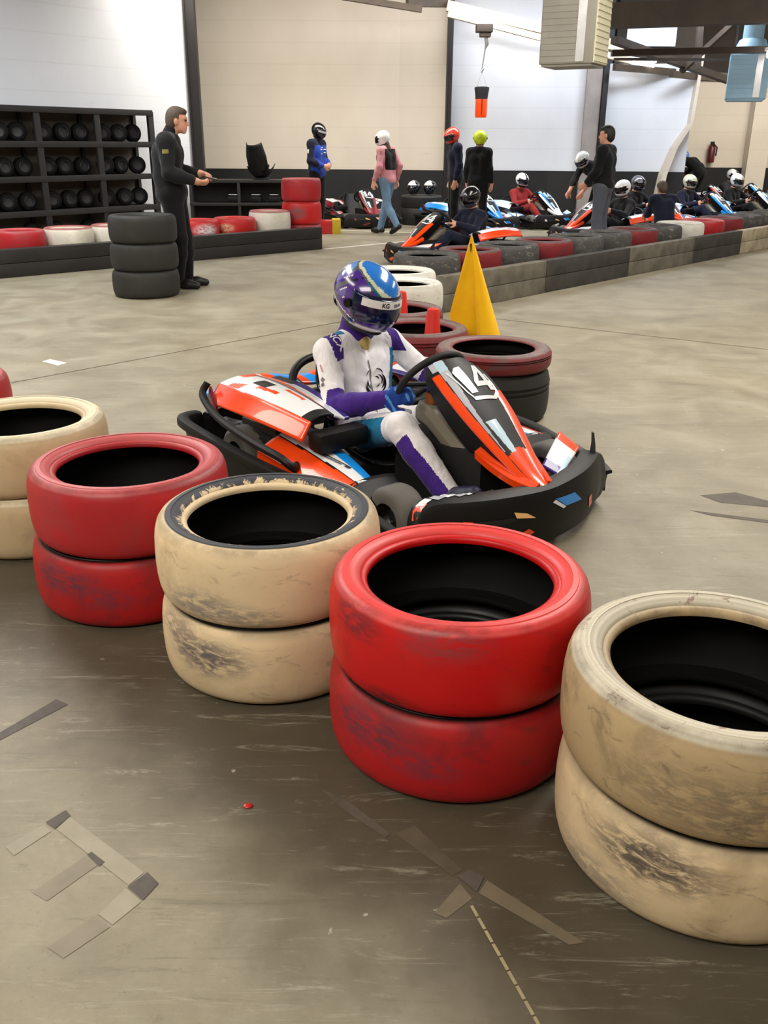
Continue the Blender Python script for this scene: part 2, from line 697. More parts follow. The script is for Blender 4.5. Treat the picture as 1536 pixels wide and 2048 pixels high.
def wall_material(name, rgb, rgb2):
    t = NT(name)
    v = t.coord()
    n = t.noise(0.7, 5, 0.6, t.mapped((1, 1, 0.6)))
    col = t.ramp(n, [(0.3, lin(*rgb2)), (0.7, lin(*rgb))])
    x, y, z = t.sep(v)
    # block courses
    c1 = t.math('FRACT', t.math('MULTIPLY', z, 2.5))
    line = t.math('SUBTRACT', 1.0, t.step(t.math('ABSOLUTE', t.math('SUBTRACT', c1, 0.5)), 0.0, 0.05))
    col = t.mix(t.math('MULTIPLY', line, 0.10), col, lin(150, 140, 130))
    st = t.noise(1.6, 6, 0.7, t.mapped((1.2, 1.2, 5)))
    col = t.mix(t.math('MULTIPLY', t.step(st, 0.62, 0.8), 0.22), col, lin(150, 143, 138))
    return t.out(col, 0.7, spec=0.2)


M['wall_warm'] = wall_material('wall_warm_white', (226, 216, 202), (216, 205, 190))
M['wall_cool'] = wall_material('wall_cool_lit', (226, 229, 236), (216, 219, 226))  # warm and cool tints paint the differing lamp light into the bays
M['wall_dark'] = plain('wall_dark_cladding', (52, 44, 37), 0.8, var=0.3, scale=2)
M['dado'] = plain('dado_black', (21, 21, 22), 0.55, var=0.25, scale=3)
M['roof'] = plain('roof_boards', (120, 104, 84), 0.8, var=0.3, scale=3)
M['beam_cream'] = plain('beam_cream', (206, 190, 158), 0.6, var=0.15, scale=4)
M['beam_brown'] = plain('beam_brown', (62, 50, 40), 0.65, var=0.3, scale=4)
M['post'] = plain('post_black', (24, 18, 19), 0.55, var=0.3, scale=4)

WY = 20.8
DADO = 0.965


def wall_run(name, pts, z0, z1, mat, th=0.2):
    """Upright wall along a plan polyline with real thickness behind it."""
    mb = MB()
    P = [Vector((x, y, 0)) for x, y in pts]
    for a, b in zip(P[:-1], P[1:]):
        d = (b - a).normalized()
        n = Vector((-d.y, d.x, 0)) * th
        q = [a, b, b + n, a + n]
        mb.loft([[Vector((p.x, p.y, z0)) for p in q], [Vector((p.x, p.y, z1)) for p in q]])
    return struct(name, mb, mat, merge=False)


bay1 = [(-4.3, 20.8), (0.26, 20.8), (1.25, 20.55)]
bay2 = [(1.27, 20.8), (3.49, 20.8), (4.33, 20.6)]
bay3 = [(4.38, 20.8), (5.39, 20.8), (6.36, 20.55)]
bay4 = [(6.3, 25.0), (14.0, 25.0)]
left = [(-9.0, 10.36), (-3.36, 17.5)]
for nm, pl, mt in (('wall_back_1', bay1, 'wall_warm'), ('wall_back_2', bay2, 'wall_cool'), ('wall_back_3', bay3, 'wall_cool'), ('wall_back_4', bay4, 'wall_warm')):
    top = 4.6 if nm[-1] in '12' else (3.05 if nm[-1] == '3' else 3.0)
    wall_run(nm, pl, DADO, top, mt)
    wall_run(nm.replace('wall', 'dado_wall'), [(x, y - 0.004) for x, y in pl], 0.0, DADO, 'dado')
wall_run('wall_left', left, 0.0, 5.0, 'wall_cool')
wall_run('wall_side_left', [(-9.0, -6.5), (-9.0, 10.4)], 0.0, 5.0, 'wall_warm')
wall_run('wall_front', [(13.5, -6.5), (-9.0, -6.5)], 0.0, 5.0, 'wall_warm')
wall_run('wall_right', [(13.5, 25.2), (13.5, -6.5)], 0.0, 5.0, 'wall_warm')
wall_run('wall_back_gable', [(4.7, 20.75), (6.42, 20.75)], 3.05, 5.0, 'wall_dark')
wall_run('wall_back_gable_2', [(6.3, 24.9), (14.0, 24.9)], 3.0, 5.0, 'wall_dark')
mb = MB()
mb.box((2.2, 9.5, 4.75), (23.5, 33.5, 0.1))
struct('ceiling', mb, 'roof')


def beam(name, a, b, w, h, mat):
    a, b = Vector(a), Vector(b)
    d = (b - a)
    R = d.to_track_quat('X', 'Z').to_matrix()
    mb = MB()
    mb.box((a + b) / 2, (d.length, w, h), rot=R)
    return struct(name, mb, mat)


# posts between the bays
post_n = [0]


def post(x, y, z0, z1, w, d, mat='post', rz=0.0):
    post_n[0] += 1
    mb = MB()
    mb.box((x, y, (z0 + z1) / 2), (w, d, z1 - z0), rot=rz)
    # flanges of the rolled section
    mb.box((x - w / 2, y - 0.02, (z0 + z1) / 2), (0.03, d + 0.04, z1 - z0), rot=rz)
    return struct('trim_%d' % post_n[0], mb, mat)


post(-3.37, 17.42, 0, 4.7, 0.17, 0.16)
post(1.28, 20.45, 0, 4.7, 0.10, 0.2)
post(4.48, 20.46, 0, 4.7, 0.10, 0.2)
mb = MB()
mb.box((4.25, 20.46, 2.35), (0.31, 0.1, 4.7))
struct('column_1', mb, plain('column_grey', (150, 142, 138), 0.6, var=0.2, scale=3))
# haunched pier and slim piers at the right end
mb = MB()
prof = [(6.36, 3.2), (6.42, 3.2), (6.36, 1.9), (6.10, 1.45), (5.94, 0.9), (5.86, 0.0), (5.74, 0.0), (5.84, 0.9), (6.02, 1.45), (6.29, 1.9)]
mb.loft([[Vector((x, 20.35, z)) for x, z in prof], [Vector((x, 20.9, z)) for x, z in prof]])
struct('column_2', mb, 'wall_warm')
mb = MB()
mb.box((9.45, 24.8, 1.6), (0.5, 0.3, 3.2))
struct('column_3', mb, 'wall_warm')

# roof timbers: two cream plates along the wall head, dark trusses to the right
beam('beam_1', site(880, 10, Y=18.6), site(1250, 92, Y=18.6), 0.16, 0.17, 'beam_cream')
beam('beam_2', site(882, 26, Y=18.2), site(1250, 116, Y=18.2), 0.14, 0.10, 'beam_cream')
beam('beam_3', site(1120, 30, Y=14.0), site(1640, 6, Y=14.0), 0.25, 0.30, 'beam_brown')
beam('beam_4', site(1210, 100, Y=15.4), site(1640, 84, Y=15.4), 0.12, 0.09, 'beam_brown')
beam('beam_5', site(1216, 74, Y=16.2), site(1470, 160, Y=20.3), 0.14, 0.11, 'beam_brown')
beam('beam_6', site(1350, 135, Y=18.2), site(1470, 20, Y=17.5), 0.10, 0.08, 'beam_brown')
beam('beam_7', site(1215, 112, Y=17.0), site(1640, 108, Y=17.0), 0.06, 0.04, 'beam_brown')
beam('beam_8', site(1382, 130, Y=17.6), site(1388, 20, Y=17.6), 0.10, 0.10, 'beam_brown')
beam('beam_9', site(640, -10, Y=18.4), site(830, 18, Y=18.4), 0.12, 0.10, 'beam_brown')
beam('beam_10', site(800, 4, Y=18.4), site(890, 4, Y=18.8), 0.12, 0.14, 'beam_brown')
for i, (pa, pb) in enumerate((((1216, 128), (1540, 150)), ((1330, 140), (1540, 158)))):
    beam('beam_%d' % (11 + i), site(*pa, Y=20.0), site(*pb, Y=22.0), 0.10, 0.12, 'beam_brown')

# rooflight glimpsed between the trusses
t = NT('rooflight_glow')
t.b.inputs['Emission Color'].default_value = (0.62, 0.74, 0.92, 1)
t.b.inputs['Emission Strength'].default_value = 0.6
M['skylight'] = t.out((0.6, 0.7, 0.8, 1), 0.4)
mb = MB()
mb.box(site(1290, 62, Y=20.7), (1.0, 0.05, 0.42), rot=0.0)
struct('window_1', mb, 'skylight')

# lamps at the wall head
t = NT('lamp_tube')
t.b.inputs['Emission Color'].default_value = (1.0, 0.96, 0.90, 1)
t.b.inputs['Emission Strength'].default_value = 9
M['tube'] = t.out((0.9, 0.9, 0.9, 1), 0.4)


def ceiling_lamp(a, b, label, group=None, r=0.035):
    a, b = Vector(a), Vector(b)
    c = (a + b) / 2
    o = thing('ceiling_light', label, 'light', c, group=group)
    m_ = MB()
    m_.tube([a - c, b - c], r, 10)
    m_.build('lamp_tube', 'tube', o)
    m_ = MB()
    R = (b - a).to_track_quat('X', 'Z').to_matrix()
    m_.box((0, 0, 0.07), ((b - a).length + .06, 0.12, 0.05), rot=R, bev=.01)
    m_.build('housing', 'white_paint', o)
    return o


ceiling_lamp(site(968, 53, Y=20.3), site(1012, 66, Y=20.3), 'bright strip lamp over the orange bag hoist, under the cream beam')
ceiling_lamp(site(1022, 68, Y=20.3), site(1072, 80, Y=20.3), 'bright strip lamp under the cream beam, beside the large metal heater')
ceiling_lamp(site(1236, 115, Y=20.3), site(1296, 124, Y=20.3), 'bright strip lamp at the wall head right of the large metal heater')
ceiling_lamp(site(1522, 98, Y=15.0), site(1590, 96, Y=15.0), 'bright lamp at the top right edge beside the blue louvred heater', r=.05)

# ---------------------------------------------------------------- markings, joints and scraps on the floor
M['joint'] = plain('joint_dark', (84, 74, 60), 0.8, var=0.3)
M['tape_dark'] = plain('tape_dark', (82, 74, 68), 0.6, var=0.2, scale=40)
M['tape_pale'] = plain('tape_pale', (152, 145, 128), 0.6, var=0.12, scale=14)
M['tape_grey'] = plain('tape_grey', (134, 125, 109), 0.6, var=0.12, scale=14)
M['tape_dim'] = plain('tape_dim', (108, 98, 80), 0.6, var=0.15, scale=14)
M['line_white'] = plain('line_white', (214, 210, 196), 0.6, var=0.12, scale=12)
M['line_cream'] = plain('line_cream', (164, 152, 118), 0.7, var=0.2, scale=20)
M['skid'] = plain('skid_black', (84, 76, 66), 0.7, var=0.3, scale=12)
M['patch_dirt'] = plain('patch_dirt', (86, 76, 60), 0.7, var=0.25, scale=10)


def marking(poly, mat, z=0.0012):
    mb_ = MB()
    mb_.add([(p[0], p[1], z) for p in poly], [tuple(range(len(poly)))])
    return struct('floor_marking', mb_, mat)


def strip_mark(a, b, w, mat, z=0.0012, n=1, gap=0.0):
    a, b = Vector((a[0], a[1], 0)), Vector((b[0], b[1], 0))
    d = b - a
    nn = Vector((-d.y, d.x, 0)).normalized() * w / 2
    mb_ = MB()
    for i in range(n):
        p, q = a + d * (i + gap / 2) / n, a + d * (i + 1 - gap / 2) / n
        mb_.add([(v.x, v.y, z) for v in (p - nn, q - nn, q + nn, p + nn)], [(0, 1, 2, 3)])
    return struct('floor_marking', mb_, mat)


g = lambda *p: [site(x, y, z=0) for x, y in p]
for poly, mat, z in (
        (g((100, 1655), (140, 1630), (150, 1641), (119, 1668)), 'tape_dark', .002),
        (g((184, 1718), (193, 1713), (220, 1733), (208, 1741)), 'tape_dark', .002),
        (g((266, 1782), (305, 1752), (328, 1774), (297, 1808)), 'tape_dark', .002),
        (g((122, 1668), (148, 1643), (298, 1752), (268, 1778)), 'tape_pale', .0012),
        (g((208, 1837), (262, 1784), (294, 1810), (237, 1858)), 'tape_pale', .0012),
        (g((107, 1905), (200, 1842), (232, 1862), (140, 1926)), 'tape_grey', .0012),
        (g((20, 1705), (95, 1660), (112, 1672), (38, 1722)), 'tape_pale', .0012),
        (g((75, 1795), (180, 1722), (204, 1740), (105, 1812)), 'tape_grey', .0012),
        (g((0, 1480), (118, 1408), (142, 1418), (0, 1495)), 'tape_dark', .0012),
        (g((800, 1668), (838, 1650), (935, 1738), (915, 1750)), 'patch_dirt', .0009),
        (g((925, 1752), (948, 1738), (978, 1752), (964, 1782)), 'tape_dark', .002),
        (g((968, 1784), (984, 1758), (1180, 1880), (1150, 1885)), 'tape_dim', .001),
        (g((880, 1825), (930, 1765), (955, 1795), (905, 1835)), 'tape_dim', .001),
        (g((648, 1580), (700, 1600), (790, 1668), (780, 1676), (700, 1625)), 'skid', .001),
        (g((1400, 982), (1470, 975), (1540, 992), (1540, 1004), (1440, 996)), 'skid', .001),
        (g((1380, 1012), (1540, 1030), (1540, 1036), (1420, 1022)), 'skid', .001),
        (g((80, 733), (96, 728), (130, 735), (112, 741)), 'line_white', .002)):
    marking(poly, mat, z)
q = g((20, 776), (700, 640))
strip_mark(q[0], q[1], 0.014, 'joint')
q = g((980, 634), (1620, 697))
strip_mark(q[0], q[1], 0.012, 'joint')
q = g((953, 1808), (1100, 2060))
strip_mark(q[0], q[1], 0.007, 'line_cream', n=9, gap=0.12)
q = g((560, 420 + 1080), (700, 1640))
q = g((642, 500), (860, 476))
strip_mark(q[0], q[1], 0.07, 'line_white')
q = g((650, 461), (880, 466))
strip_mark(q[0], q[1], 0.07, 'line_white')
q = g((672, 481), (730, 479))
strip_mark(q[0], q[1], 0.12, 'tape_grey')
q = g((985, 502), (1105, 486))
strip_mark(q[0], q[1], 0.08, 'line_white')

tag(MB().__class__ and (lambda m_: (m_.ball((0, 0, .003), (.012, .009, .004)), m_.build('paint_chip', 'red_paint'))[1])(MB()),
    'small red chip of paint on the bare concrete in front of the tyres', 'chip').location = site(504, 1617, z=0)
# ---------------------------------------------------------------- tyres


def tyre_paint(name, rgb, dirt, amount=0.35, wear=None, wear_amt=0.0, ring=None, ring_gap=None, scuffs=(), rough=0.5, spec=0.35, top_tint=None, bead=False):
    """Painted tyre: dirt clouds, rubbed patches, an unpainted sidewall ring, and scuffs that sit at given places."""
    t = NT(name)
    oi = t.n('ShaderNodeObjectInfo')
    v = t.n('ShaderNodeVectorMath', operation='ADD')
    t.link(t.coord(), v.inputs[0])
    t.link(oi.outputs['Random'], v.inputs[1])
    v = v.outputs[0]
    n1 = t.noise(5, 7, 0.65, v, 0.5)
    c = lin(*rgb)
    col = t.ramp(t.noise(2.2, 4, 0.5, v), [(0.3, tuple(a * .8 for a in c[:3])), (0.7, tuple(min(1, a * 1.08) for a in c[:3]))])
    col = t.mix(t.math('MULTIPLY', t.step(n1, 0.48, 0.72), amount), col, lin(*dirt))
    x, y, z = t.sep(t.coord())
    r = t.math('SQRT', t.math('ADD', t.math('MULTIPLY', x, x), t.math('MULTIPLY', y, y)))
    if wear:
        n2 = t.noise(9, 8, 0.75, t.mapped((1, 1, 2.4)), 1.2)
        col = t.mix(t.math('MULTIPLY', t.step(n2, 0.56, 0.64), wear_amt), col, lin(*wear))
    if top_tint:
        on = t.step(z, 0.222, 0.232)
        ridges = t.math('ADD', 0.5, t.math('MULTIPLY', t.math('SINE', t.math('MULTIPLY', r, 520)), 0.5))
        tint = t.mix(t.math('MULTIPLY', ridges, 0.35), lin(*top_tint[0]), lin(*top_tint[1]))
        if len(top_tint) > 2:
            fl = t.step(t.noise(16, 6, 0.8, t.coord(), 1.0), 0.58, 0.63)
            tint = t.mix(t.math('MULTIPLY', fl, 0.75), tint, lin(*top_tint[2]))
        col = t.mix(t.math('MULTIPLY', on, 0.85), col, tint)
    if ring:
        r0, r1, rc = ring
        on = t.math('MULTIPLY', t.math('MULTIPLY', t.step(r, r0 - .003, r0 + .003), t.math('SUBTRACT', 1.0, t.step(r, r1 - .003, r1 + .003))), t.step(z, 0.2, 0.21))
        flake = t.noise(17, 7, 0.8, t.coord(), 1.2)
        # paint left in flakes, thickest near the bead
        thr = t.math('ADD', flake, t.math('MULTIPLY', t.math('SUBTRACT', r, (r0 + r1) / 2 - 0.008), -5.5))
        on = t.math('MULTIPLY', on, t.math('SUBTRACT', 1.0, t.step(thr, 0.56, 0.59)))
        col = t.mix(on, col, lin(*rc))
    for (sx, sy, sz), rad, sc, amt in scuffs:
        d = t.n('ShaderNodeVectorMath', operation='DISTANCE')
        mp = t.n('ShaderNodeMapping')
        mp.inputs['Scale'].default_value = (1, 1, 2.4)
        t.link(t.coord(), mp.inputs['Vector'])
        t.link(mp.outputs[0], d.inputs[0])
        d.inputs[1].default_value = (sx, sy, sz * 2.4)
        fall = t.math('SUBTRACT', 1.0, t.step(d.outputs['Value'], rad * 0.25, rad))
        st = t.noise(18, 6, 0.75, t.mapped((1, 1, 3.2), rot=(0.5, 0.4, 0.2)), 0.8)
        col = t.mix(t.math('MULTIPLY', t.math('MULTIPLY', fall, t.step(st, 0.36, 0.58)), amt), col, lin(*sc))
    if bead:
        col = t.mix(t.math('SUBTRACT', 1.0, t.step(r, 0.306, 0.316)), col, lin(14, 14, 14))
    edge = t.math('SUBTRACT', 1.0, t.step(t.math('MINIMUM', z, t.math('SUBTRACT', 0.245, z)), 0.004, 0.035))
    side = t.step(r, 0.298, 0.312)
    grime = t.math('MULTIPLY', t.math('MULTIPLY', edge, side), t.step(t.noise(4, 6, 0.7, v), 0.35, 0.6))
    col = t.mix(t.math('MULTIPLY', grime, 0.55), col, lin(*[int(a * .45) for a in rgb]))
    t.bump(t.noise(30, 5, 0.6, v), 0.06, 0.01)
    return t.out(col, t.math('ADD', rough - .12, t.math('MULTIPLY', n1, 0.25)), spec=spec)


M['tyre_red'] = tyre_paint('tyre_red_paint', (200, 18, 20), (124, 20, 24), 0.45, (92, 26, 34), 0.2, rough=0.40, scuffs=(((-0.26, -0.2, 0.2), 0.14, (92, 30, 40), .8), ((-0.05, -0.33, 0.21), 0.16, (120, 60, 66), .6), ((-.18, -.28, .02), .12, (70, 26, 34), .8)), top_tint=((232, 84, 82), (216, 60, 60)))  # lighter top tint puts the ceiling light into the sidewall colour
M['tyre_red_worn'] = tyre_paint('tyre_red_worn', (178, 26, 30), (96, 34, 42), 0.7, bead=True, wear=(70, 40, 48), wear_amt=0.35, rough=0.48,
                                scuffs=(((-0.20, -0.26, 0.17), 0.20, (80, 50, 66), .75), ((-0.05, -0.33, .12), .14, (84, 52, 70), .6)))
M['tyre_red_dull'] = tyre_paint('tyre_red_dull', (176, 34, 40), (140, 60, 64), 0.5, (112, 52, 58), 0.2, rough=0.45, top_tint=((190, 92, 94), (172, 74, 78)))
M['tyre_cream'] = tyre_paint('tyre_cream_paint', (226, 202, 164), (172, 148, 116), 0.6, (112, 102, 94), 0.32, rough=0.6,
                             scuffs=(((-0.2, -0.28, 0.06), 0.20, (112, 108, 112), .75), ((-0.04, -.33, .04), .13, (120, 114, 116), .6)), ring=(0.254, 0.303, (66, 68, 74)))
M['tyre_cream_scuffed'] = tyre_paint('tyre_cream_scuffed', (224, 200, 162), (176, 152, 120), 0.5, (118, 106, 96), 0.34, bead=True, rough=0.6,
                                     scuffs=(((-0.16, -0.30, 0.15), 0.20, (84, 78, 88), .9), ((-.25, -.22, .2), .15, (110, 100, 100), .7)))
M['tyre_cream_dirty'] = tyre_paint('tyre_cream_dirty', (186, 162, 124), (110, 95, 74), 0.9, (90, 80, 70), 0.5, rough=0.62,
                                   scuffs=(((-0.06, -0.33, 0.10), 0.26, (100, 90, 78), .6),), top_tint=((214, 208, 190), (150, 142, 128), (128, 84, 84)))
M['tyre_cream_pale'] = tyre_paint('tyre_cream_pale', (226, 202, 164), (170, 146, 112), 0.6, (110, 98, 90), 0.35, bead=True, rough=0.6,
                                  scuffs=(((-0.12, -0.32, 0.17), 0.2, (70, 62, 62), .9), ((-.24, -.24, .05), .2, (130, 120, 112), .7)))
M['tyre_beige'] = tyre_paint('tyre_beige_paint', (204, 182, 144), (150, 130, 98), 0.5, rough=0.6, top_tint=((226, 216, 190), (206, 194, 166)))
M['tyre_black'] = tyre_paint('tyre_black', (44, 44, 42), (58, 57, 53), 0.5, rough=0.62)
M['tyre_white'] = tyre_paint('tyre_white_paint', (226, 220, 204), (188, 178, 160), 0.4, (150, 140, 128), 0.25, rough=0.55, top_tint=((160, 40, 44), (140, 34, 38)))
M['tyre_white_all'] = tyre_paint('tyre_white_all', (224, 220, 208), (150, 144, 134), 0.45, (70, 68, 66), 0.5, rough=0.55)
M['tyre_red_white'] = tyre_paint('tyre_red_white', (196, 34, 36), (170, 40, 42), 0.4, rough=0.45, scuffs=(((0.14, -0.3, 0.12), 0.26, (226, 230, 232), 1.0),))
M['tyre_red_beige'] = tyre_paint('tyre_red_beige', (192, 36, 36), (160, 40, 40), 0.4, rough=0.45, scuffs=(((-0.16, -0.3, 0.12), 0.20, (214, 184, 150), 1.0),))
M['tyre_red_grey'] = tyre_paint('tyre_red_grey', (200, 36, 36), (160, 40, 40), 0.4, rough=0.45, scuffs=(((-0.12, -0.31, 0.13), 0.24, (104, 84, 84), 1.0),))
M['tyre_grey'] = tyre_paint('tyre_grey_worn', (70, 68, 66), (104, 100, 96), 0.6, (196, 190, 180), 0.35, rough=0.6)
M['tyre_maroon'] = tyre_paint('tyre_maroon_worn', (124, 30, 36), (76, 40, 42), 0.6, (80, 74, 72), 0.4, rough=0.55, top_tint=((82, 78, 76), (64, 58, 58), (110, 50, 50)))
M['tyre_maroon_grey'] = tyre_paint('tyre_maroon_grey', (120, 44, 46), (92, 76, 74), 0.8, (110, 100, 96), 0.6, rough=0.55, top_tint=((112, 106, 102), (132, 96, 92), (150, 66, 64)))
M['tyre_inside'] = plain('tyre_inside', (11, 11, 11), 0.75, var=0.3, spec=0.2)

TY_R, TY_H, TY_W = 0.338, 0.239, 0.2455


def tyre_mesh(name, R=TY_R, rh=TY_H, w=TY_W, grooves=0, n=72):
    s = w / TY_W
    half = [(rh, 0.030 * s), (rh + .004, .0235 * s), (rh + .012, 0.019 * s), (rh + .017, .0195 * s), (rh + .020, .013 * s), (rh + .034, 0.005 * s),
            (rh + .050, 0.001 * s), (R * .845, 0.0), (R * .885, 0.001 * s), (R * .89, .0035 * s), (R * .91, 0.004 * s), (R * .945, 0.012 * s), (R * .968, 0.024 * s), (R * .985, 0.044 * s), (R * .995, 0.07 * s), (R, 0.105 * s)]
    prof = list(half)
    if grooves:
        for k in range(grooves):
            z = w * (.62 + .1 * k)
            prof += [(R, z - .008), (R - .010, z - .006), (R - .010, z + .006), (R, z + .008)] if z + .008 < w - .05 else []
    prof += [(r, w - z) for r, z in half[::-1] if not grooves or w - z > prof[-1][1]]
    nout = len(prof)
    inner = [(rh + .002, w - .040 * s), (rh + .03, w - .034 * s), (R - .035, w - .034 * s), (R - .018, w - .06 * s), (R - .014, w / 2), (R - .018, .06 * s), (R - .035, .034 * s), (rh + .03, .034 * s), (rh + .002, .040 * s)]
    prof += inner
    mis = [0] * (nout) + [1] * (len(inner))
    mis[-1] = 1
    for j in range(4):
        mis[j] = 1
    mb_ = MB()
    mb_.lathe(prof, n, closed=True, mis=mis)
    me = mb_.mesh(name)
    for m_ in ('tyre_black', 'tyre_inside'):
        me.materials.append(M[m_])
    me.shade_smooth()
    me.set_sharp_from_angle(angle=0.9)
    return me


TM = tyre_mesh('tyre')
TM_FAR = tyre_mesh('tyre_far', n=40)


def tyre(mat, loc, label, group=None, me=None, rz=None, name='tyre', scale=None, tilt=None):
    o = bpy.data.objects.new(name, me or TM)
    COL.objects.link(o)
    o.material_slots[0].link = 'OBJECT'
    o.material_slots[0].material = M[mat]
    o.location = loc
    o.rotation_euler = (tilt[0] if tilt else 0, tilt[1] if tilt else 0, rnd.uniform(0, 6) if rz is None else rz)
    if scale:
        o.scale = scale
    return tag(o, label, 'tyre', group)


FRONT = 'tyre barrier stacks along the near edge of the track'
S = [(-1.452, 3.45), (-0.888, 2.935), (-0.347, 2.497), (0.196, 2.085), (0.737, 1.67)]
face = lambda p: math.atan2(-p[1], -p[0]) + PI / 2     # scuffs at object -y turned to the open side
lab = [
    ('tyre_beige', 'lower beige tyre of the stack cut by the left edge, behind the dull red stack', 'tyre_beige', 'upper beige tyre with cream rim, cut by the left edge of the picture'),
    ('tyre_red_worn', 'lower darker red tyre under the dull red tyre at left', 'tyre_red_dull', 'upper dull red tyre with pinkish rim between beige and black-ringed cream stacks'),
    ('tyre_cream_scuffed', 'lower cream tyre with dark scuff, under the black-ringed tyre', 'tyre_cream', 'upper cream tyre with black ring and flaking cream paint around its hole'),
    ('tyre_red_worn', 'lower bright red tyre with purple scuffs at the centre front', 'tyre_red', 'upper glossy bright red tyre with wide dark hole at the centre front'),
    ('tyre_cream_pale', 'lower pale cream tyre with black scrapes, nearest at lower right', 'tyre_cream_dirty', 'upper dirty cream tyre with ridged white rim, cut by the right edge'),
]
for i, (p, l) in enumerate(zip(S, lab)):
    dx = (0.012, -0.008, 0.002, -0.002, 0.004)[i]
    rz = 0.0 + 0.25 * (2 - i) * 0.6
    tyre(l[0], (p[0] + dx, p[1] - 0.004, 0), l[1], FRONT, rz=rz)
    tyre(l[2], (p[0] - dx * .5, p[1], TY_W + .0005), l[3], FRONT, rz=rz + .12)
# the red stack whose edge shows at far left
tyre('tyre_red_dull', (-2.10, 4.08, 0), 'lower red tyre of the stack peeking in at the left edge', FRONT)
tyre('tyre_red_dull', (-2.10, 4.08, TY_W + .0005), 'upper red tyre whose rim peeks in at the left edge beyond the beige stack', FRONT)

# chain of maroon tyres behind the kart
TMG = tyre_mesh('tyre_grooved', w=0.2455, grooves=2)
for (x, y), mats, what, hs in (((0.635, 5.24), ('tyre_black', 'tyre_maroon_grey'), 'behind the kart nose', 0.205), ((0.20, 5.84), ('tyre_maroon', 'tyre_maroon_grey'), 'with the red cone in its hole', 0.205), ((0.08, 6.56), ('tyre_maroon', 'tyre_maroon_grey'), 'behind the driver helmet, before the white tyres', 0.205)):
    h0 = 0.295 if y < 5.5 else hs
    k = (0.41 - h0) / TY_W
    hs = h0
    tyre(mats[0], (x, y, 0), 'lower dark tyre of the maroon stack ' + what, 'maroon tyre stacks behind the kart', TMG, scale=(1, 1, h0 / TY_W))
    tyre(mats[1], (x, y, hs + .0005), 'upper grey and maroon tyre of the stack ' + what, 'maroon tyre stacks behind the kart', TMG, scale=(1, 1, k))
for (x, y), nm in (((0.12, 7.27), 'white and grey tyre at the near end of the long barrier'), ((0.10, 7.98), 'white striped tyre where the timber of the long barrier begins')):
    tyre('tyre_grey', (x, y, 0), 'lower ' + nm, 'white tyre stacks at the barrier end')
    tyre('tyre_white_all', (x, y, TY_W + .0005), 'upper ' + nm, 'white tyre stacks at the barrier end')

# stack of three black tyres beside the man
for k, w_ in enumerate(('bottom', 'middle', 'top')):
    tyre('tyre_black', (-2.50 + .006 * k - .012, 9.66, k * 0.2705), w_ + ' black tyre of the tall stack beside the man in black', 'black tyre stack on the track', scale=(1.02, 1.02, 0.27 / TY_W))

# ---------------------------------------------------------------- left kerb of black timbers with tyres on it
M['timber_black'] = plain('timber_black', (30, 28, 27), 0.6, var=0.35, scale=5)
M['timber_grey'] = plain('timber_grey', (104, 98, 86), 0.75, var=0.4, scale=6)
M['timber_dark'] = plain('timber_dark', (58, 55, 50), 0.75, var=0.4, scale=6)
M['timber_pale'] = plain('timber_pale', (168, 156, 132), 0.75, var=0.4, scale=7)
A0, A1 = Vector((-6.4, 8.95, 0)), Vector((-0.96, 14.16, 0))
Ld = (A1 - A0).normalized()
Ln = Vector((-Ld.y, Ld.x, 0))


def sleeper(a, b, mat, label, group, h=0.32, th=0.16, n=None):
    n = n if n is not None else Vector((-(b - a).y, (b - a).x, 0)).normalized()
    c = (a + b) / 2 + n * th / 2
    mb_ = MB()
    for k in (0, 1):
        mb_.box((0, 0, h * (k + .5) / 2), ((b - a).length - .006, th, h / 2 - .004), bev=.008)
    o = mb_.build('timber_wall', mat)
    o.location = (c.x, c.y, 0)
    o.rotation_euler = (0, 0, math.atan2((b - a).y, (b - a).x))
    return tag(o, label, 'barrier', group)


nseg = 3
desc = ('black timber kerb wall at the left edge under the white tyres', 'black timber kerb wall behind the black tyre stack', 'black timber kerb wall ending below the tall red tyre stack')
for i in range(nseg):
    sleeper(A0 + (A1 - A0) * i / nseg, A0 + (A1 - A0) * (i + 1) / nseg, 'timber_black', desc[i], 'black timber kerb')
# end board
row = [('tyre_white', 'white tyre on the kerb beyond the left edge'), ('tyre_white', 'white tyre on the kerb next to the edge of the picture'), ('tyre_red_dull', 'red tyre on the black kerb at the left edge'), ('tyre_white', 'white tyre with red top on the black kerb, nearest the left edge'),
       ('tyre_white', 'white tyre on the kerb just left of the black tyre stack'), ('tyre_red_dull', 'red tyre on the kerb half hidden by the black tyre stack'),
       ('tyre_red_white', 'red tyre with a white patch on the kerb beside the man in black'), ('tyre_red_beige', 'red tyre with a beige stripe on the kerb below the dark bench'),
       ('tyre_white', 'white tyre on the kerb against the tall red tyre stack')]
L = (A1 - A0).length
for k, (mt, lb) in enumerate(row):
    s = L - 0.60 - (len(row) - 1 - k) * 0.635
    p = A0 + Ld * s + Ln * 0.50
    if k < 2:
        continue
    tyre('tyre_black', (p.x, p.y, 0), 'black tyre behind the black kerb, under a painted tyre', 'lower tyres behind the kerb', TM_FAR, scale=(.92, .92, 1))
    o = tyre(mt, (p.x, p.y, TY_W + .0005), lb, 'red and white tyres on the kerb', TM_FAR, rz=0.2, scale=(.92, .92, 1))
    if k == len(row) - 1:
        o.scale = (.92, .92, 1.3)
p = A0 + Ld * (L + 0.03) + Ln * 0.52
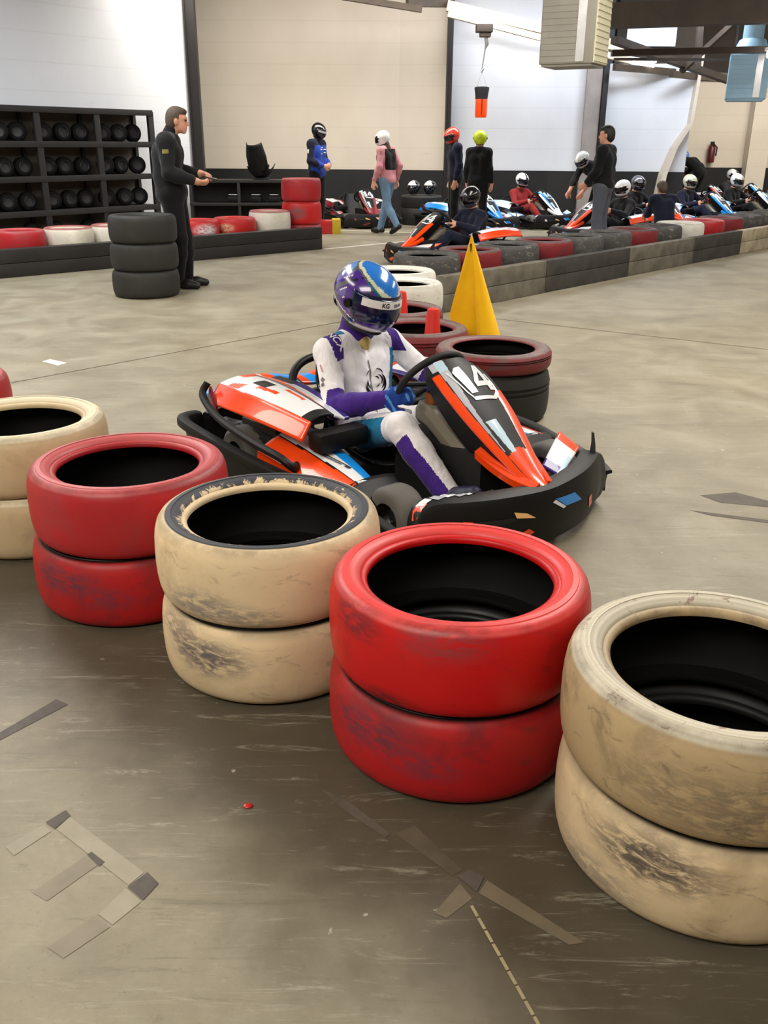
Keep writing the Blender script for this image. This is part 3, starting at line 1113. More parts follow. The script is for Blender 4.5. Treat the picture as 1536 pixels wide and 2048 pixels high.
for k, (mt, lb) in enumerate((('tyre_red_dull', 'lowest red tyre of the tall red stack behind the kerb end'), ('tyre_red_grey', 'red tyre with a grey scuff in the middle of the tall red stack'), ('tyre_red_dull', 'topmost plain red tyre of the tall stack at the kerb end'))):
    tyre(mt, (p.x, p.y, k * 0.3335), lb, 'tall red tyre stack', TM_FAR, rz=.2, scale=(.90, .90, .333 / TY_W))

# ---------------------------------------------------------------- long barrier on the right: timbers with tyres behind
B0, B1 = Vector((0.56, 8.68, 0)), Vector((8.2, 17.1, 0))
Bd = (B1 - B0).normalized()
Bn = Vector((-Bd.y, Bd.x, 0))
L = (B1 - B0).length
cuts = [0, 1.75, 3.6, 5.4, 7.0, 8.2, 9.6, L]
tm = ('timber_grey', 'timber_dark', 'timber_grey', 'timber_dark', 'timber_pale', 'timber_pale', 'timber_dark')
td = ('pale grey timber of the long barrier, at its near end behind the yellow flag', 'dark timber of the long barrier just right of the yellow flag', 'grey timber of the long barrier below the man in grey jeans', 'dark timber of the long barrier under the maroon tyre',
      'pale patchy timber of the long barrier right of the maroon tyre', 'pale timber of the long barrier close to the right edge', 'dark timber of the long barrier at the right edge')
for i in range(7):
    sleeper(B0 + Bd * cuts[i], B0 + Bd * cuts[i + 1], tm[i], td[i], 'timbers of the long barrier', h=0.34, th=0.12)
seq = ['tyre_grey', 'tyre_maroon', 'tyre_grey', 'tyre_maroon', 'tyre_grey', 'tyre_grey', 'tyre_maroon', 'tyre_grey', 'tyre_white_all', 'tyre_red_dull', 'tyre_maroon', 'tyre_grey', 'tyre_grey', 'tyre_grey', 'tyre_grey', 'tyre_grey']
place = ['at the near end beside the white tyres', 'behind the yellow flag', 'just right of the yellow flag', 'third from the yellow flag', 'before the pink kart pod', 'below the parked karts', 'below the orange kart', 'left of the man in grey jeans', 'before the man in grey jeans', 'right of the man in grey jeans', 'beside the bright maroon tyre', 'before the kneeling figure', 'below the white helmets', 'towards the right edge', 'near the right edge', 'at the right edge']
colw = {'tyre_grey': 'worn grey', 'tyre_maroon': 'worn maroon', 'tyre_white_all': 'white smeared', 'tyre_red_dull': 'dark red'}
for k, mt in enumerate(seq):
    p = B0 + Bd * (0.30 + k * 0.70) + Bn * 0.48
    tyre('tyre_black', (p.x, p.y, 0), 'lower black tyre behind the timbers of the long barrier', 'lower tyres of the long barrier', TM_FAR)
    tyre(mt, (p.x, p.y, TY_W + .0005), colw[mt] + ' tyre on the long barrier ' + place[k], 'upper tyres of the long barrier', TM_FAR)

# ---------------------------------------------------------------- yellow flag cloth on its pole, and cones
def flag_mat():
    t = NT('flag_yellow')
    c = t.ramp(t.noise(6, 5), [(0.3, lin(236, 172, 4)), (0.7, lin(248, 194, 20))])
    t.b.inputs['Transmission Weight'].default_value = 0.0
    return t.out(c, 0.75, spec=0.15, sheen=0.2)


M['flag'] = flag_mat()
fl = thing('marker_flag', 'tall yellow pointed cloth flag standing behind the maroon tyres', 'flag', (0.58, 6.08, 0))
mb = MB()
mb.tube([(0, 0, 0), (0, 0, .5), (-.026, -0.022, 0.90)], 0.011, 10)
mb.build('pole', 'black_metal', fl)
apex = Vector((-.028, -.03, 0.965))
base = [Vector(p) for p in ((-0.15, .02, .43), (-.13, 0, .36), (-.07, -.015, .315), (-.01, -.03, .285), (.035, -.055, .30), (.055, -.085, .262), (.12, -.075, .25), (.175, -.055, .25), (.21, -.02, .25), (.21, .03, .255))]
cv = bez(base, 6)


def flagpt(u, v):
    b = cv[min(int(v * (len(cv) - 1) + .5), len(cv) - 1)]
    p = apex.lerp(b, u)
    w = .008 * math.sin(v * 17 + u * 3) * u
    return p + Vector((-.3 * w, -w, 0))


mb = MB()
mb.grid(flagpt, 24, len(cv) - 1)
thicken(mb.build('flag_cloth', 'flag', fl, 1.2), 0.002)
M['cone_red'] = plain('cone_red', (214, 44, 36), 0.45, var=0.06)


def cone(loc, label):
    o = thing('traffic_cone', label, 'cone', loc, group='red cones in the tyre holes')
    m_ = MB()
    m_.lathe([(0, .022), (.085, .022), (.082, .03), (.04, .5), (.036, .52), (.02, .525), (0, .525)], 28)
    m_.build('body', 'cone_red', o)
    m_ = MB()
    m_.box((0, 0, .011), (.19, .19, .022), bev=.008)
    m_.build('base', 'cone_red', o)


cone((0.305, 5.81, 0), 'red cone standing in the hole of the tyre next to the flag')
cone((0.11, 6.52, 0), 'red cone standing in the tyre behind the driver helmet')
# ---------------------------------------------------------------- go-karts (local frame: x forward, y left)


def sweep_section(pts, sect, name, mats, parent, mi=0, n=6, closed=False, matfn=None):
    """Loft a section (n outwards, z) along plan points (x, y, z0, z1, thick)."""
    cv_ = bez([Vector((p[0], p[1], 0)) for p in pts], n)
    ex_ = bez([Vector((p[2], p[3], p[4])) for p in pts], n)
    rings = []
    for i, p in enumerate(cv_):
        d = cv_[min(i + 1, len(cv_) - 1)] - cv_[max(i - 1, 0)]
        d.normalize()
        nn = Vector((d.y, -d.x, 0))
        z0, z1, th = ex_[i]
        rings.append([Vector((p.x, p.y, 0)) + nn * (a * th) + Vector((0, 0, z0 + (z1 - z0) * b)) for a, b in sect])
    m_ = MB()
    m_.loft(rings, mi)
    return m_.build(name, mats, parent, 0.6)


BUMP = [(-0.1, 0.0), (0.0, 0.03), (0.18, 0.3), (0.2, 0.55), (0.05, 0.88), (-0.08, 0.97), (-0.3, 1.0), (-0.9, 1.0), (-1.0, 0.95), (-1.0, 0.84), (-0.4, 0.8), (-0.3, 0.5), (-0.3, 0.0)]


M['rubber_dusty'] = plain('rubber_dusty', (92, 89, 84), 0.7, var=.3)


def wheel_part(root, x, y, r, w):
    prof = [(r * .52, -w * .5), (r * .8, -w * .52), (r * .93, -w * .44), (r, -w * .3), (r, w * .3), (r * .93, w * .44), (r * .8, w * .52), (r * .52, w * .5)]
    T = Matrix.Translation((x, y, r + .001)) @ Matrix.Rotation(PI / 2, 4, 'X')
    m_ = MB()
    m_.lathe(prof, 32, mat=T, closed=True)
    wh = m_.build('wheel', 'rubber_dusty', root)
    m_ = MB()
    m_.lathe([(r * .53, -w * .47), (r * .50, -w * .3), (r * .3, -w * .1), (.02, -w * .12), (.0, -w * .12)], 24, mat=T)
    m_.lathe([(r * .53, w * .47), (r * .50, w * .3), (r * .3, w * .1), (.02, w * .12), (0, w * .12)], 24, mat=T)
    for k in range(3):
        a = 2 * PI * k / 3
        m_.ball(T @ Vector((r * .22 * math.cos(a), r * .22 * math.sin(a), w * .12)), .008, n=5)
        m_.ball(T @ Vector((r * .22 * math.cos(a), r * .22 * math.sin(a), -w * .12)), .008, n=5)
    m_.build('rim', 'black_metal', wh)
    return wh


def fair_pt(u, v):
    """Front fairing: u from the top rim to the nose, v across (+-1 edges, beyond: folded-down skirts)."""
    P = [(0.255, 0.668), (0.36, 0.612), (0.50, 0.505), (0.64, 0.388), (0.75, 0.298), (0.815, 0.258)]
    W = [0.118, 0.146, 0.138, 0.102, 0.066, 0.036]
    t = u * 5
    i = min(int(t), 4)
    f = t - i
    s = lambda A, j: A[max(0, min(5, j))]
    cr = lambda a, b, c, d: 0.5 * (2 * b + (c - a) * f + (2 * a - 5 * b + 4 * c - d) * f * f + (3 * b - a - 3 * c + d) * f ** 3)
    x = cr(*[s(P, i + k)[0] for k in (-1, 0, 1, 2)])
    z = cr(*[s(P, i + k)[1] for k in (-1, 0, 1, 2)])
    w = cr(*[s(W, i + k) for k in (-1, 0, 1, 2)])
    a = min(abs(v), 1.0)
    dz = 0.030 * a ** 2.2 * (1 - .4 * u)
    dx = -0.03 * a ** 1.5 * (1 - u)
    sg = 1 if v > 0 else -1
    y = sg * w * a
    if abs(v) > 1:
        e = (abs(v) - 1) / 0.5
        h = 0.10 * math.sin(PI * min(1, max(0, .12 + u * .88))) + 0.012
        y -= sg * 0.035 * e
        z -= h * e
        x -= 0.05 * e
    return Vector((x + dx, y, z - dz))


def fair_mat(u, v):
    # 0 orange 1 black 2 grey 3 white 4 pale blue
    if abs(v) > 1.04:
        return 1
    if v < -0.0:
        a = -v
        if a > 0.80 - .14 * u and u > .13:
            return 0
        if a > 0.765 - .14 * u and u > .10:
            return 1
        if u < .62 and a > 0.40 + .40 * u and a < 0.93:
            if u < .12 and a < .74:
                return 4
            return 2
        if .45 < u < .64 and .1 + (u - .45) * .3 < a < .52 - (u - .45) * .6:
            return 4
    if v > 0.60 - max(0, u - .3) * .4 and u > .30:
        return 0
    if u > 0.615 + .05 * abs(v):
        return 0
    # number panel frame
    return 1


def make_kart():
    root = thing('go_kart', '', 'go-kart')
    # floor tray and frame rails
    m_ = MB()
    m_.prism([(-.45, -.32), (.55, -.32), (.74, -.2), (.74, .2), (.55, .32), (-.45, .32)], .045, .055)
    m_.build('floor_tray', 'black_matt', root)
    m_ = MB()
    for sy in (-1, 1):
        m_.tube(bez([(.78, sy * .12, .07), (.55, sy * .31, .07), (0, sy * .34, .07), (-.5, sy * .36, .07), (-.86, sy * .34, .09)]), .016, 8)
        m_.tube([(.45, sy * .3, .08), (.45, sy * .42, .12)], .016, 8)
        m_.tube(bez([(-.42, sy * .36, .08), (-.56, sy * .42, .3), (-.62, sy * .42, .36)]), .014, 8)
    m_.tube([(-.56, -.5, .14), (-.56, .5, .14)], .02, 10)
    m_.tube([(.2, -.34, .07), (.2, .34, .07)], .014, 8)
    m_.build('frame', 'black_metal', root)
    for x, y, r, w in ((.45, -.455, .13, .125), (.45, .455, .13, .125), (-.56, -.50, .14, .18), (-.56, .50, .14, .18)):
        wheel_part(root, x, y, r, w)
    # bumpers all round
    f = [(.665, -.572, .05, .165, .05), (.675, -.545, .04, .235, .08), (.70, -.48, .035, .268, .09), (.76, -.37, .03, .27, .09), (.815, -.22, .03, .268, .09), (.845, 0, .03, .262, .09)]
    f += [(x, -y, a, b, c) for x, y, a, b, c in f[:-1][::-1]]
    fb = sweep_section(f, BUMP, 'front_bumper', ['black_plastic'], root)
    m_ = MB()
    m_.loft([[Vector(p) for p in r_] for r_ in ([(.70, .45, .25), (.66, .49, .25), (.645, .478, .25), (.685, .44, .25)], [(.685, .462, .30), (.655, .492, .30), (.645, .484, .30), (.675, .452, .30)], [(.655, .485, .345), (.64, .495, .345), (.636, .49, .345), (.65, .48, .345)])])
    m_.build('corner_fin', 'black_plastic', fb)
    for sy in (-1, 1):
        s_ = [(-.985, .52, .05, .25, .05), (-.965, .58, .045, .258, .055), (-.90, .632, .04, .258, .06), (-.6, .655, .04, .25, .06), (-.2, .662, .04, .243, .06), (.12, .640, .04, .235, .06), (.30, .61, .04, .225, .055), (.46, .598, .045, .205, .05), (.60, .590, .05, .175, .045), (.668, .570, .06, .155, .04)]
        s_ = [(x, sy * y, a, b, c * (-sy)) for x, y, a, b, c in s_]
        sb = sweep_section(s_, [(-a, b) for a, b in BUMP] if True else BUMP, 'side_bumper', ['black_plastic'], root)
    r_ = [(-.985, -.52, .05, .25, .055), (-1.0, -.44, .05, .262, .06), (-1.01, -.2, .05, .262, .06), (-1.01, .2, .05, .262, .06), (-1.0, .44, .05, .262, .06), (-.985, .52, .05, .25, .055)]
    sweep_section(r_, [(-a, b) for a, b in BUMP], 'rear_bumper', ['black_plastic'], root)
    # side pods with livery bands
    for sy in (-1, 1):
        def pod(u, v, sy=sy):
            x = -.30 + .60 * u
            yo, yi = .648 - .03 * max(0, u - .6), .335 + .10 * u * u
            y = yo + (yi - yo) * v
            z = .205 + .075 * math.sin(PI * (.12 + .62 * v)) - .03 * u + .05 * (1 - u) * v
            if v > 0.93:
                z -= .06
            if v < .05:
                z -= .05
            return Vector((x, sy * y, z))

        def podm(u, v):
            return 0 if v < .40 + .06 * u else 3 if v < .43 + .06 * u else 1 if v < .70 else 2
        m_ = MB()
        m_.grid(pod, 30, 44, matfn=podm)
        pd = thicken(m_.build('side_pod', ['orange', 'white_paint', 'blue_paint', 'black_plastic'], root, .6), .012)
        # black shoulder between pod and front wheel
        m_ = MB()

        def shoulder(u, v, sy=sy):
            x = .29 + .13 * u
            y = .645 - .03 * u + (.33 - .645 + .03 * u) * v
            z = .205 + .05 * math.sin(PI * (.15 + .6 * v)) * (1 - u * .9) - .05 * u
            if v < .06:
                z -= .04
            return Vector((x, sy * y, z))
        m_.grid(shoulder, 8, 12)
        thicken(m_.build('pod_front_guard', 'black_plastic', root), .012)
    # engine and its cover on the driver's right, matching cover on the left rear
    m_ = MB()
    m_.box((-.48, -.40, .20), (.30, .22, .22), bev=.02)
    m_.box((-.30, -.44, .17), (.12, .16, .14), bev=.02)
    for k in range(6):
        m_.box((-.48, -.40, .12 + k * .03), (.32, .24, .006))
    m_.tube(bez([(-.55, -.42, .24), (-.75, -.46, .22), (-.9, -.44, .2)]), .03, 10)
    m_.build('engine', 'black_metal', root)

    def cover(u, v):
        x = -.74 + .70 * u
        yo = -.60 - .035 * math.sin(PI * u) + .05 * u * u
        yi = -.215 - .10 * u
        y = yo + (yi - yo) * v
        top = .425 + .055 * math.sin(PI * (.2 + .75 * (1 - u))) - .055 * u
        z = top + .035 * math.sin(PI * min(1, v * 1.15))
        if v < .13:
            z -= .062 * ((.13 - v) / .13) ** .9
            y += .02 * (v / .13) - .02
        if abs(v - .62) < .02:
            z -= .006
        return Vector((x, y, z))

    def coverm(u, v):
        # 0 orange 1 white 2 indigo 3 black 4 pink
        if v < .135:
            return 0
        if v < .60:
            if u > .93:
                return 3
            if .30 < u < .46 and .34 < v < .52:
                return 3
            if u < .12 and v > .4:
                return 0
            if .14 < u < .30 and v < .20 + .5 * (u - .14):
                return 0
            if .40 < u < .62 and abs(v - .30 - .18 * (u - .4)) < .035:
                return 0
            if .58 < u < .78 and abs(v - .52 + .10 * (u - .58)) < .03:
                return 0
            return 1
        if v < .64:
            return 3
        if v < .64 + .16 * (1 - u) or (u < .34):
            return 0 if v < .86 else 3
        return 1 if v < .88 else 2
    m_ = MB()
    m_.grid(cover, 54, 54, matfn=coverm)
    ec = thicken(m_.build('engine_cover', ['orange', 'white_paint', 'indigo', 'black_plastic'], root, .7), .012)
    m_ = MB()
    m_.box((-.005, -.40, .335), (.10, .26, .085), bev=.02)
    m_.build('air_box', 'black_plastic', ec)
    m_ = MB()
    m_.add([(-.765, -.615, .33), (-.62, -.645, .31), (-.62, -.640, .385), (-.745, -.60, .44)], [(0, 1, 2, 3)])
    thicken(m_.build('vent', 'maroon_paint', ec, 0), .01)
    m_ = MB()
    m_.tube(bez([(-.76, -.60, .455), (-.75, -.635, .40), (-.55, -.672, .345), (-.25, -.69, .315), (-.05, -.675, .29), (.0, -.64, .25), (-.06, -.58, .235)]), [.018] * 49, 8)
    m_.build('guard_bar', 'black_plastic', root)

    def lcover(u, v):
        p = cover(u, v)
        return Vector((p.x, -p.y, p.z - .01))
    m_ = MB()
    m_.grid(lcover, 30, 30, matfn=coverm)
    thicken(m_.build('fuel_side_cover', ['orange', 'white_paint', 'indigo', 'black_plastic'], root, .7), .012)
    # cross cover behind the seat
    m_ = MB()

    def rear(u, v):
        y = -.30 + .60 * u
        x = -.90 + .20 * v
        z = .345 + .075 * math.sin(PI * (.25 + .5 * v)) + .02 * math.cos(2 * PI * u)
        return Vector((x, y, z))
    m_.grid(rear, 36, 12, matfn=lambda u, v: 1 if .12 < u < .30 or .42 < u < .52 else 3 if .30 < u < .34 else 2 if .7 < u < .9 and v > .4 else 0)
    thicken(m_.build('rear_cover', ['orange', 'blue_paint', 'white_paint', 'black_plastic'], root, .7), .012)
    m_ = MB()
    m_.box((-.905, -.45, .335), (.10, .16, .06), bev=.015)
    m_.build('rear_light_box', 'blue_paint', root)
    # seat
    def seat(u, v):
        a = (v - .5) * 2
        if u < .45:
            s = u / .45
            x, z = -.02 - .34 * s, .125 - .03 * math.sin(PI * s)
        else:
            s = (u - .45) / .55
            x, z = -.36 - .20 * s - .05 * math.sin(PI * s * .5), .115 + .46 * s ** .9
        wd = .20 + .02 * math.sin(PI * u) - .05 * max(0, u - .8) / .2
        rise = (.17 if u < .6 else .17 - .05 * (u - .6) / .4) * abs(a) ** 3.2 * min(1, .25 + u * 1.6)
        fwd = .13 * abs(a) ** 3 * max(0, u - .42)
        return Vector((x + fwd + .3 * max(0, rise) * (u > .5), a * wd, z + rise * (1 if u < .5 else .35)))
    m_ = MB()
    m_.grid(seat, 26, 22)
    thicken(m_.build('seat', 'black_plastic', root, 1.0), .012)
    m_ = MB()
    m_.tube(bez([(-.50, -.26, .3), (-.60, -.23, .44), (-.635, -.15, .51), (-.64, 0, .53), (-.635, .15, .51), (-.60, .23, .44), (-.50, .26, .3)]), .02, 10)
    m_.build('roll_hoop', 'black_plastic', root)
    # steering
    sc_ = Vector((.13, 0, .555))
    ax = Vector((-.80, 0, .60)).normalized()
    up = Vector((.60, 0, .80))
    ring = [sc_ + up * .150 * math.cos(2 * PI * k / 40) + Vector((0, 1, 0)) * .165 * math.sin(2 * PI * k / 40) for k in range(40)]
    m_ = MB()
    m_.tube(ring, .0155, 10, loop=True)
    for a in (.5, 1.57, -1.57, -.5 + PI, .5 + PI):
        m_.tube([sc_ - ax * .03, sc_ + up * .145 * math.cos(a) + Vector((0, 1, 0)) * .16 * math.sin(a)], .011, 8)
    sw = m_.build('steering_wheel', 'black_matt', root)
    m_ = MB()
    m_.tube([sc_ - ax * .02, sc_ - ax * .05], .045, 16)
    m_.build('hub', 'indigo', sw)
    m_ = MB()
    m_.tube([sc_ - ax * .04, Vector((.50, 0, .15))], .014, 10)
    m_.box((.26, .0, .40), (.05, .07, .05), bev=.01)
    m_.build('steering_column', 'black_metal', root)
    # fuel tank between the knees
    m_ = MB()
    T0 = [(.13, .47, .085), (.22, .455, .10), (.34, .385, .105), (.46, .31, .10), (.54, .25, .075)]
    rg = []
    for x, z, w in T0:
        b_ = z - .10
        rg.append([Vector((x, a * w, h)) for a, h in ((-.75, b_), (-1, b_ + .03), (-1, z - .03), (-.72, z), (.72, z), (1, z - .03), (1, b_ + .03), (.75, b_))])
    m_.loft(rg)
    ft = m_.build('fuel_tank', 'tank', root, .5)
    m_ = MB()
    m_.tube([(.17, -.02, .46), (.165, -.02, .505)], .033, 16)
    m_.build('tank_cap', 'brake', ft)
    m_ = MB()
    m_.prism([(.05, -.13), (.55, -.10), (.55, .10), (.05, .13)], .06, .33)
    m_.build('tank_support', 'black_matt', root)
    # front fairing
    m_ = MB()
    nv = 132
    m_.grid(lambda u, v: fair_pt(u, (v - .5) * 3.0), 110, nv, matfn=lambda u, v: fair_mat(u, (v - .5) * 3.0))
    ff = thicken(m_.build('front_fairing', ['orange', 'black_plastic', 'grey_paint', 'white_paint', 'pale_blue'], root, .8), .008)
    m_ = MB()
    for sy in (-1, 1):
        cvb = bez([(.55, sy * .118, .350), (.63, sy * .105, .31), (.72, sy * .075, .27), (.80, sy * .035, .247)], 6)
        rg = [[p + Vector((0, sy * a, b)) for a, b in ((.018, -.018), (.022, .012), (-.012, .026), (-.016, -.012))] for p in cvb]
        m_.loft(rg)
    m_.build('nose_bracket', 'orange', root, .6)
    # nose wings and chips of livery on the bumper top
    for sy in (1,):
        m_ = MB()

        def wing(u, v, sy=sy):
            y = .13 + .31 * u
            x = .775 - .155 * u - (.10 + .02 * u) * v
            z = .262 + .018 * u + .045 * v * (.4 + .6 * u)
            return Vector((x, sy * y, z))
        m_.grid(wing, 24, 10, matfn=lambda u, v: 1 if u > .80 else 2 if v < .22 and u < .6 else 3 if u < .2 else 0)
        thicken(m_.build('nose_wing', ['white_paint', 'orange', 'pale_blue', 'indigo'], root, .8), .008)
    # pedals
    for sy, mt in ((-.17, 'alloy'), (.17, 'alloy')):
        m_ = MB()
        m_.tube([(.60, sy, .08), (.645, sy, .20)], .008, 8)
        m_.box((.64, sy, .205), (.02, .11, .03), rot=Matrix.Rotation(.5, 3, 'Y'), bev=.004)
        m_.build('pedal', mt, root)
    return root, ff, fb, pd


kart0, FF, FB, SP = make_kart()

# racing number and bumper stickers
def number_on(root, ff, digits):
    tree = bvh_of(ff)
    n = Vector((.62, 0, .78))
    o3 = fair_pt(.22, 0) + n * .2
    vv = Vector((-.78, 0, .62))
    for d, cx in digits:
        if d == '1':
            pl = [(-.016, -.072), (.016, -.072), (.016, .074), (-.012, .074), (-.034, .052), (-.034, .030), (-.016, .044)]
            decal('digit', tree, o3, (0, 1, 0), vv, 'white_paint', ff, poly=[(x + cx, y) for x, y in pl], off=.003, sub=2)
        else:
            for pl in ([(.010, .074), (.036, .074), (.036, -.020), (.010, -.020)], [(.010, -.020), (.036, -.020), (.036, -.072), (.010, -.072)], [(-.052, -.020), (.010, -.020), (.010, -.046), (-.052, -.046)], [(.036, -.020), (.052, -.020), (.052, -.046), (.036, -.046)], [(.010, .074), (-.052, -.020), (-.026, -.020), (.010, .034)]):
                decal('digit', tree, o3, (0, 1, 0), vv, 'white_paint', ff, poly=[(x + cx, y) for x, y in pl], off=.003, sub=1)


def frame_on(ff):
    n = Vector((.62, 0, .78))
    pts = [(-.085, .062), (-.060, -.060), (-.045, -.098), (.060, -.112), (.098, -.085), (.108, -.03), (.098, .02)]
    cv_ = [Vector((p[0], p[1], 0)) for p in pts]
    cv_ = [a.lerp(b, k / 6) for a, b in zip(cv_[:-1], cv_[1:]) for k in range(6)] + [cv_[-1]]
    st_ = []
    for i, p in enumerate(cv_):
        d = (cv_[min(i + 1, len(cv_) - 1)] - cv_[max(i - 1, 0)]).normalized()
        w = (.003 if i < 12 else .009 if i < 30 else .006)
        st_.append(((p.x - d.y * w, p.y + d.x * w), (p.x + d.y * w, p.y - d.x * w)))
    decal('number_frame', bvh_of(ff), fair_pt(.22, 0) + n * .2, (0, 1, 0), Vector((-.78, 0, .62)), 'white_paint', ff, strips=[st_], off=.003)


frame_on(FF)
number_on(kart0, FF, (('1', -.028), ('4', .055)))
tree = bvh_of(FB)
for mt, pl in (('blue_paint', [(.015, .215), (.078, .172), (.196, .165), (.144, .208)]), ('orange', [(.265, .150), (.295, .158), (.31, .108), (.28, .10)]), ('orange', [(-.40, .195), (-.365, .19), (-.36, .155), (-.395, .16)]),
               ('orange', [(-.26, .085), (-.13, .125), (-.10, .105), (-.20, .06)]), ('white_paint', [(-.005, .205), (.012, .212), (.076, .170), (.060, .165)])):
    decal('sticker', tree, (1.4, 0, 0), (0, 1, 0), (0, 0, 1), mt, FB, poly=pl, off=.003, sub=2, far=1.2)
M['amber'] = plain('amber_lens', (250, 200, 130), 0.2, coat=.5, var=.05)
decal('marker_lens', tree, (1.4, 0, 0), (0, 1, 0), (0, 0, 1), 'amber', FB, poly=[(-.20, .205), (-.14, .19), (-.10, .165), (-.19, .18)], off=.004, sub=2, far=1.2)
decal('sticker', tree, (1.4, 0, 0), (0, 1, 0), (0, 0, 1), 'black_matt', FB, poly=[(-.36, .19), (-.20, .185), (-.19, .17), (-.36, .16)], off=.004, sub=2, far=1.2)
tree = bvh_of([FB])
for x_, y_, s_, mt in ((.705, -.535, .035, 'orange'), (.70, -.50, .03, 'white_paint'), (.715, -.44, .035, 'grey_paint'), (.725, -.40, .03, 'white_paint'), (.745, -.36, .03, 'grey_paint'), (.755, -.32, .028, 'white_paint')):
    decal('sticker', tree, (x_ - .055, y_ + .01, .5), (1, 0, 0), (0, 1, 0), mt, FB, poly=[(-s_ * .6, -s_), (s_ * .6, -s_ * .7), (s_ * .5, s_ * .8), (-s_ * .6, s_ * .6)], off=.003, sub=1)
sp_r = [c for c in kart0.children if c.name.startswith('side_pod')][0]
tree = bvh_of(sp_r)
decal('sticker', tree, (.02, -.49, .6), (1, 0, 0), (0, 1, 0), 'black_matt', sp_r, text='KARTING', size=.055, off=.003, sub=1) if False else None
for pl in ([(-.1, .0), (.10, .012), (.10, .018), (-.1, .006)], [(-.1, -.012), (.08, .0), (.08, .005), (-.1, -.007)], [(.10, .0), (.13, .003), (.13, .018), (.10, .018)]):
    decal('sticker', tree, (.05, -.492, .6), (1, 0, 0), (0, 1, 0), 'black_matt', sp_r, poly=pl, off=.003, sub=1)

kart0['label'] = 'orange, white and black racing kart number 14 in the middle of the track'
kart0['group'] = 'rental karts'
KH = math.radians(-50.3)
kart0.location = (.116, 3.93, 0)
kart0.rotation_euler = (0, 0, KH)
# ---------------------------------------------------------------- people (local frame: facing +x, left is +y, feet at z = 0)
M['skin'] = plain('skin', (206, 150, 124), 0.55, var=0.06, scale=30)
M['skin_light'] = plain('skin_light', (222, 172, 148), 0.55, var=0.06, scale=30)
M['hair_brown'] = plain('hair_brown', (74, 60, 48), 0.7, var=0.4, scale=60)
M['hair_black'] = plain('hair_black', (22, 18, 17), 0.6, var=0.4, scale=60)


def cloth(name, rgb, var=.15, rough=.85):
    t = NT(name)
    c = lin(*rgb)
    v = t.mapped((1, 1, .7))
    n = t.noise(11, 5, .6, v, .8)
    col = t.ramp(n, [(0.3, tuple(x * (1 - var) for x in c[:3])), (0.7, tuple(min(1, x * (1 + var * .5)) for x in c[:3]))])
    t.bump(t.noise(14, 3, .5, t.mapped((1, 1, .5)), 1.4), .35, .03)
    return t.out(col, rough, spec=.2, sheen=.1)


for nm, c in dict(cloth_black=(24, 25, 27), cloth_jet=(15, 15, 17), cloth_navy=(20, 24, 44), cloth_blue=(36, 66, 158), cloth_pink=(206, 140, 146), cloth_jeans=(112, 142, 172), cloth_grey_jeans=(84, 88, 98), suit_white=(238, 236, 240),
                  suit_purple=(66, 36, 128), suit_teal=(8, 116, 160), glove_blue=(24, 58, 140), glove_sky=(80, 140, 206), cloth_charcoal=(46, 46, 50), cloth_red=(140, 36, 36), cloth_beige=(170, 158, 138)).items():
    M[nm] = cloth(nm, c)
M['shoe_black'] = plain('shoe_black', (18, 18, 19), 0.5, var=.3)
M['boot_navy'] = plain('boot_navy', (30, 30, 66), 0.5, var=.3)
M['visor_dark'] = plain('visor_dark', (8, 9, 16), 0.08, spec=.6, coat=.8, var=.2)
M['visor_blue'] = plain('visor_blue', (6, 22, 62), 0.16, spec=.5, coat=.3, var=.3)
M['lacquer_white'] = plain('lacquer_white', (236, 236, 236), 0.2, coat=.8, var=.03)
M['lacquer_black'] = plain('lacquer_black', (20, 20, 22), 0.2, coat=.8, var=.2)
M['lacquer_red'] = plain('lacquer_red', (232, 70, 54), 0.25, coat=.7, var=.05)
M['lacquer_lime'] = plain('lacquer_lime', (196, 222, 16), 0.25, coat=.6, var=.04)
M['lacquer_silver'] = plain('lacquer_silver', (176, 176, 176), 0.25, coat=.7, var=.1)
M['lacquer_purple'] = plain('lacquer_purple', (74, 40, 140), 0.22, coat=.8, var=.1)
M['lacquer_violet'] = plain('lacquer_violet', (104, 92, 168), 0.25, coat=.8, var=.15)
M['lacquer_blue'] = plain('lacquer_blue', (40, 118, 206), 0.2, coat=.9, var=.06)
M['lacquer_sky'] = plain('lacquer_sky', (98, 142, 206), 0.25, coat=.8, var=.12)
M['lacquer_cream'] = plain('lacquer_cream', (204, 206, 178), 0.25, coat=.7, var=.06)
M['lacquer_grey'] = plain('lacquer_grey', (92, 92, 100), 0.25, coat=.7, var=.15)
M['lacquer_navy'] = plain('lacquer_navy', (26, 22, 54), 0.22, coat=.7, var=.15)
M['lacquer_teal'] = plain('lacquer_teal', (14, 96, 120), 0.22, coat=.7, var=.1)


def frame_of(fwd, up=(0, 0, 1)):
    """Rotation whose columns are forward, left, up."""
    f = Vector(fwd).normalized()
    l = Vector(up).cross(f).normalized()
    u = f.cross(l)
    return Matrix((f, l, u)).transposed()


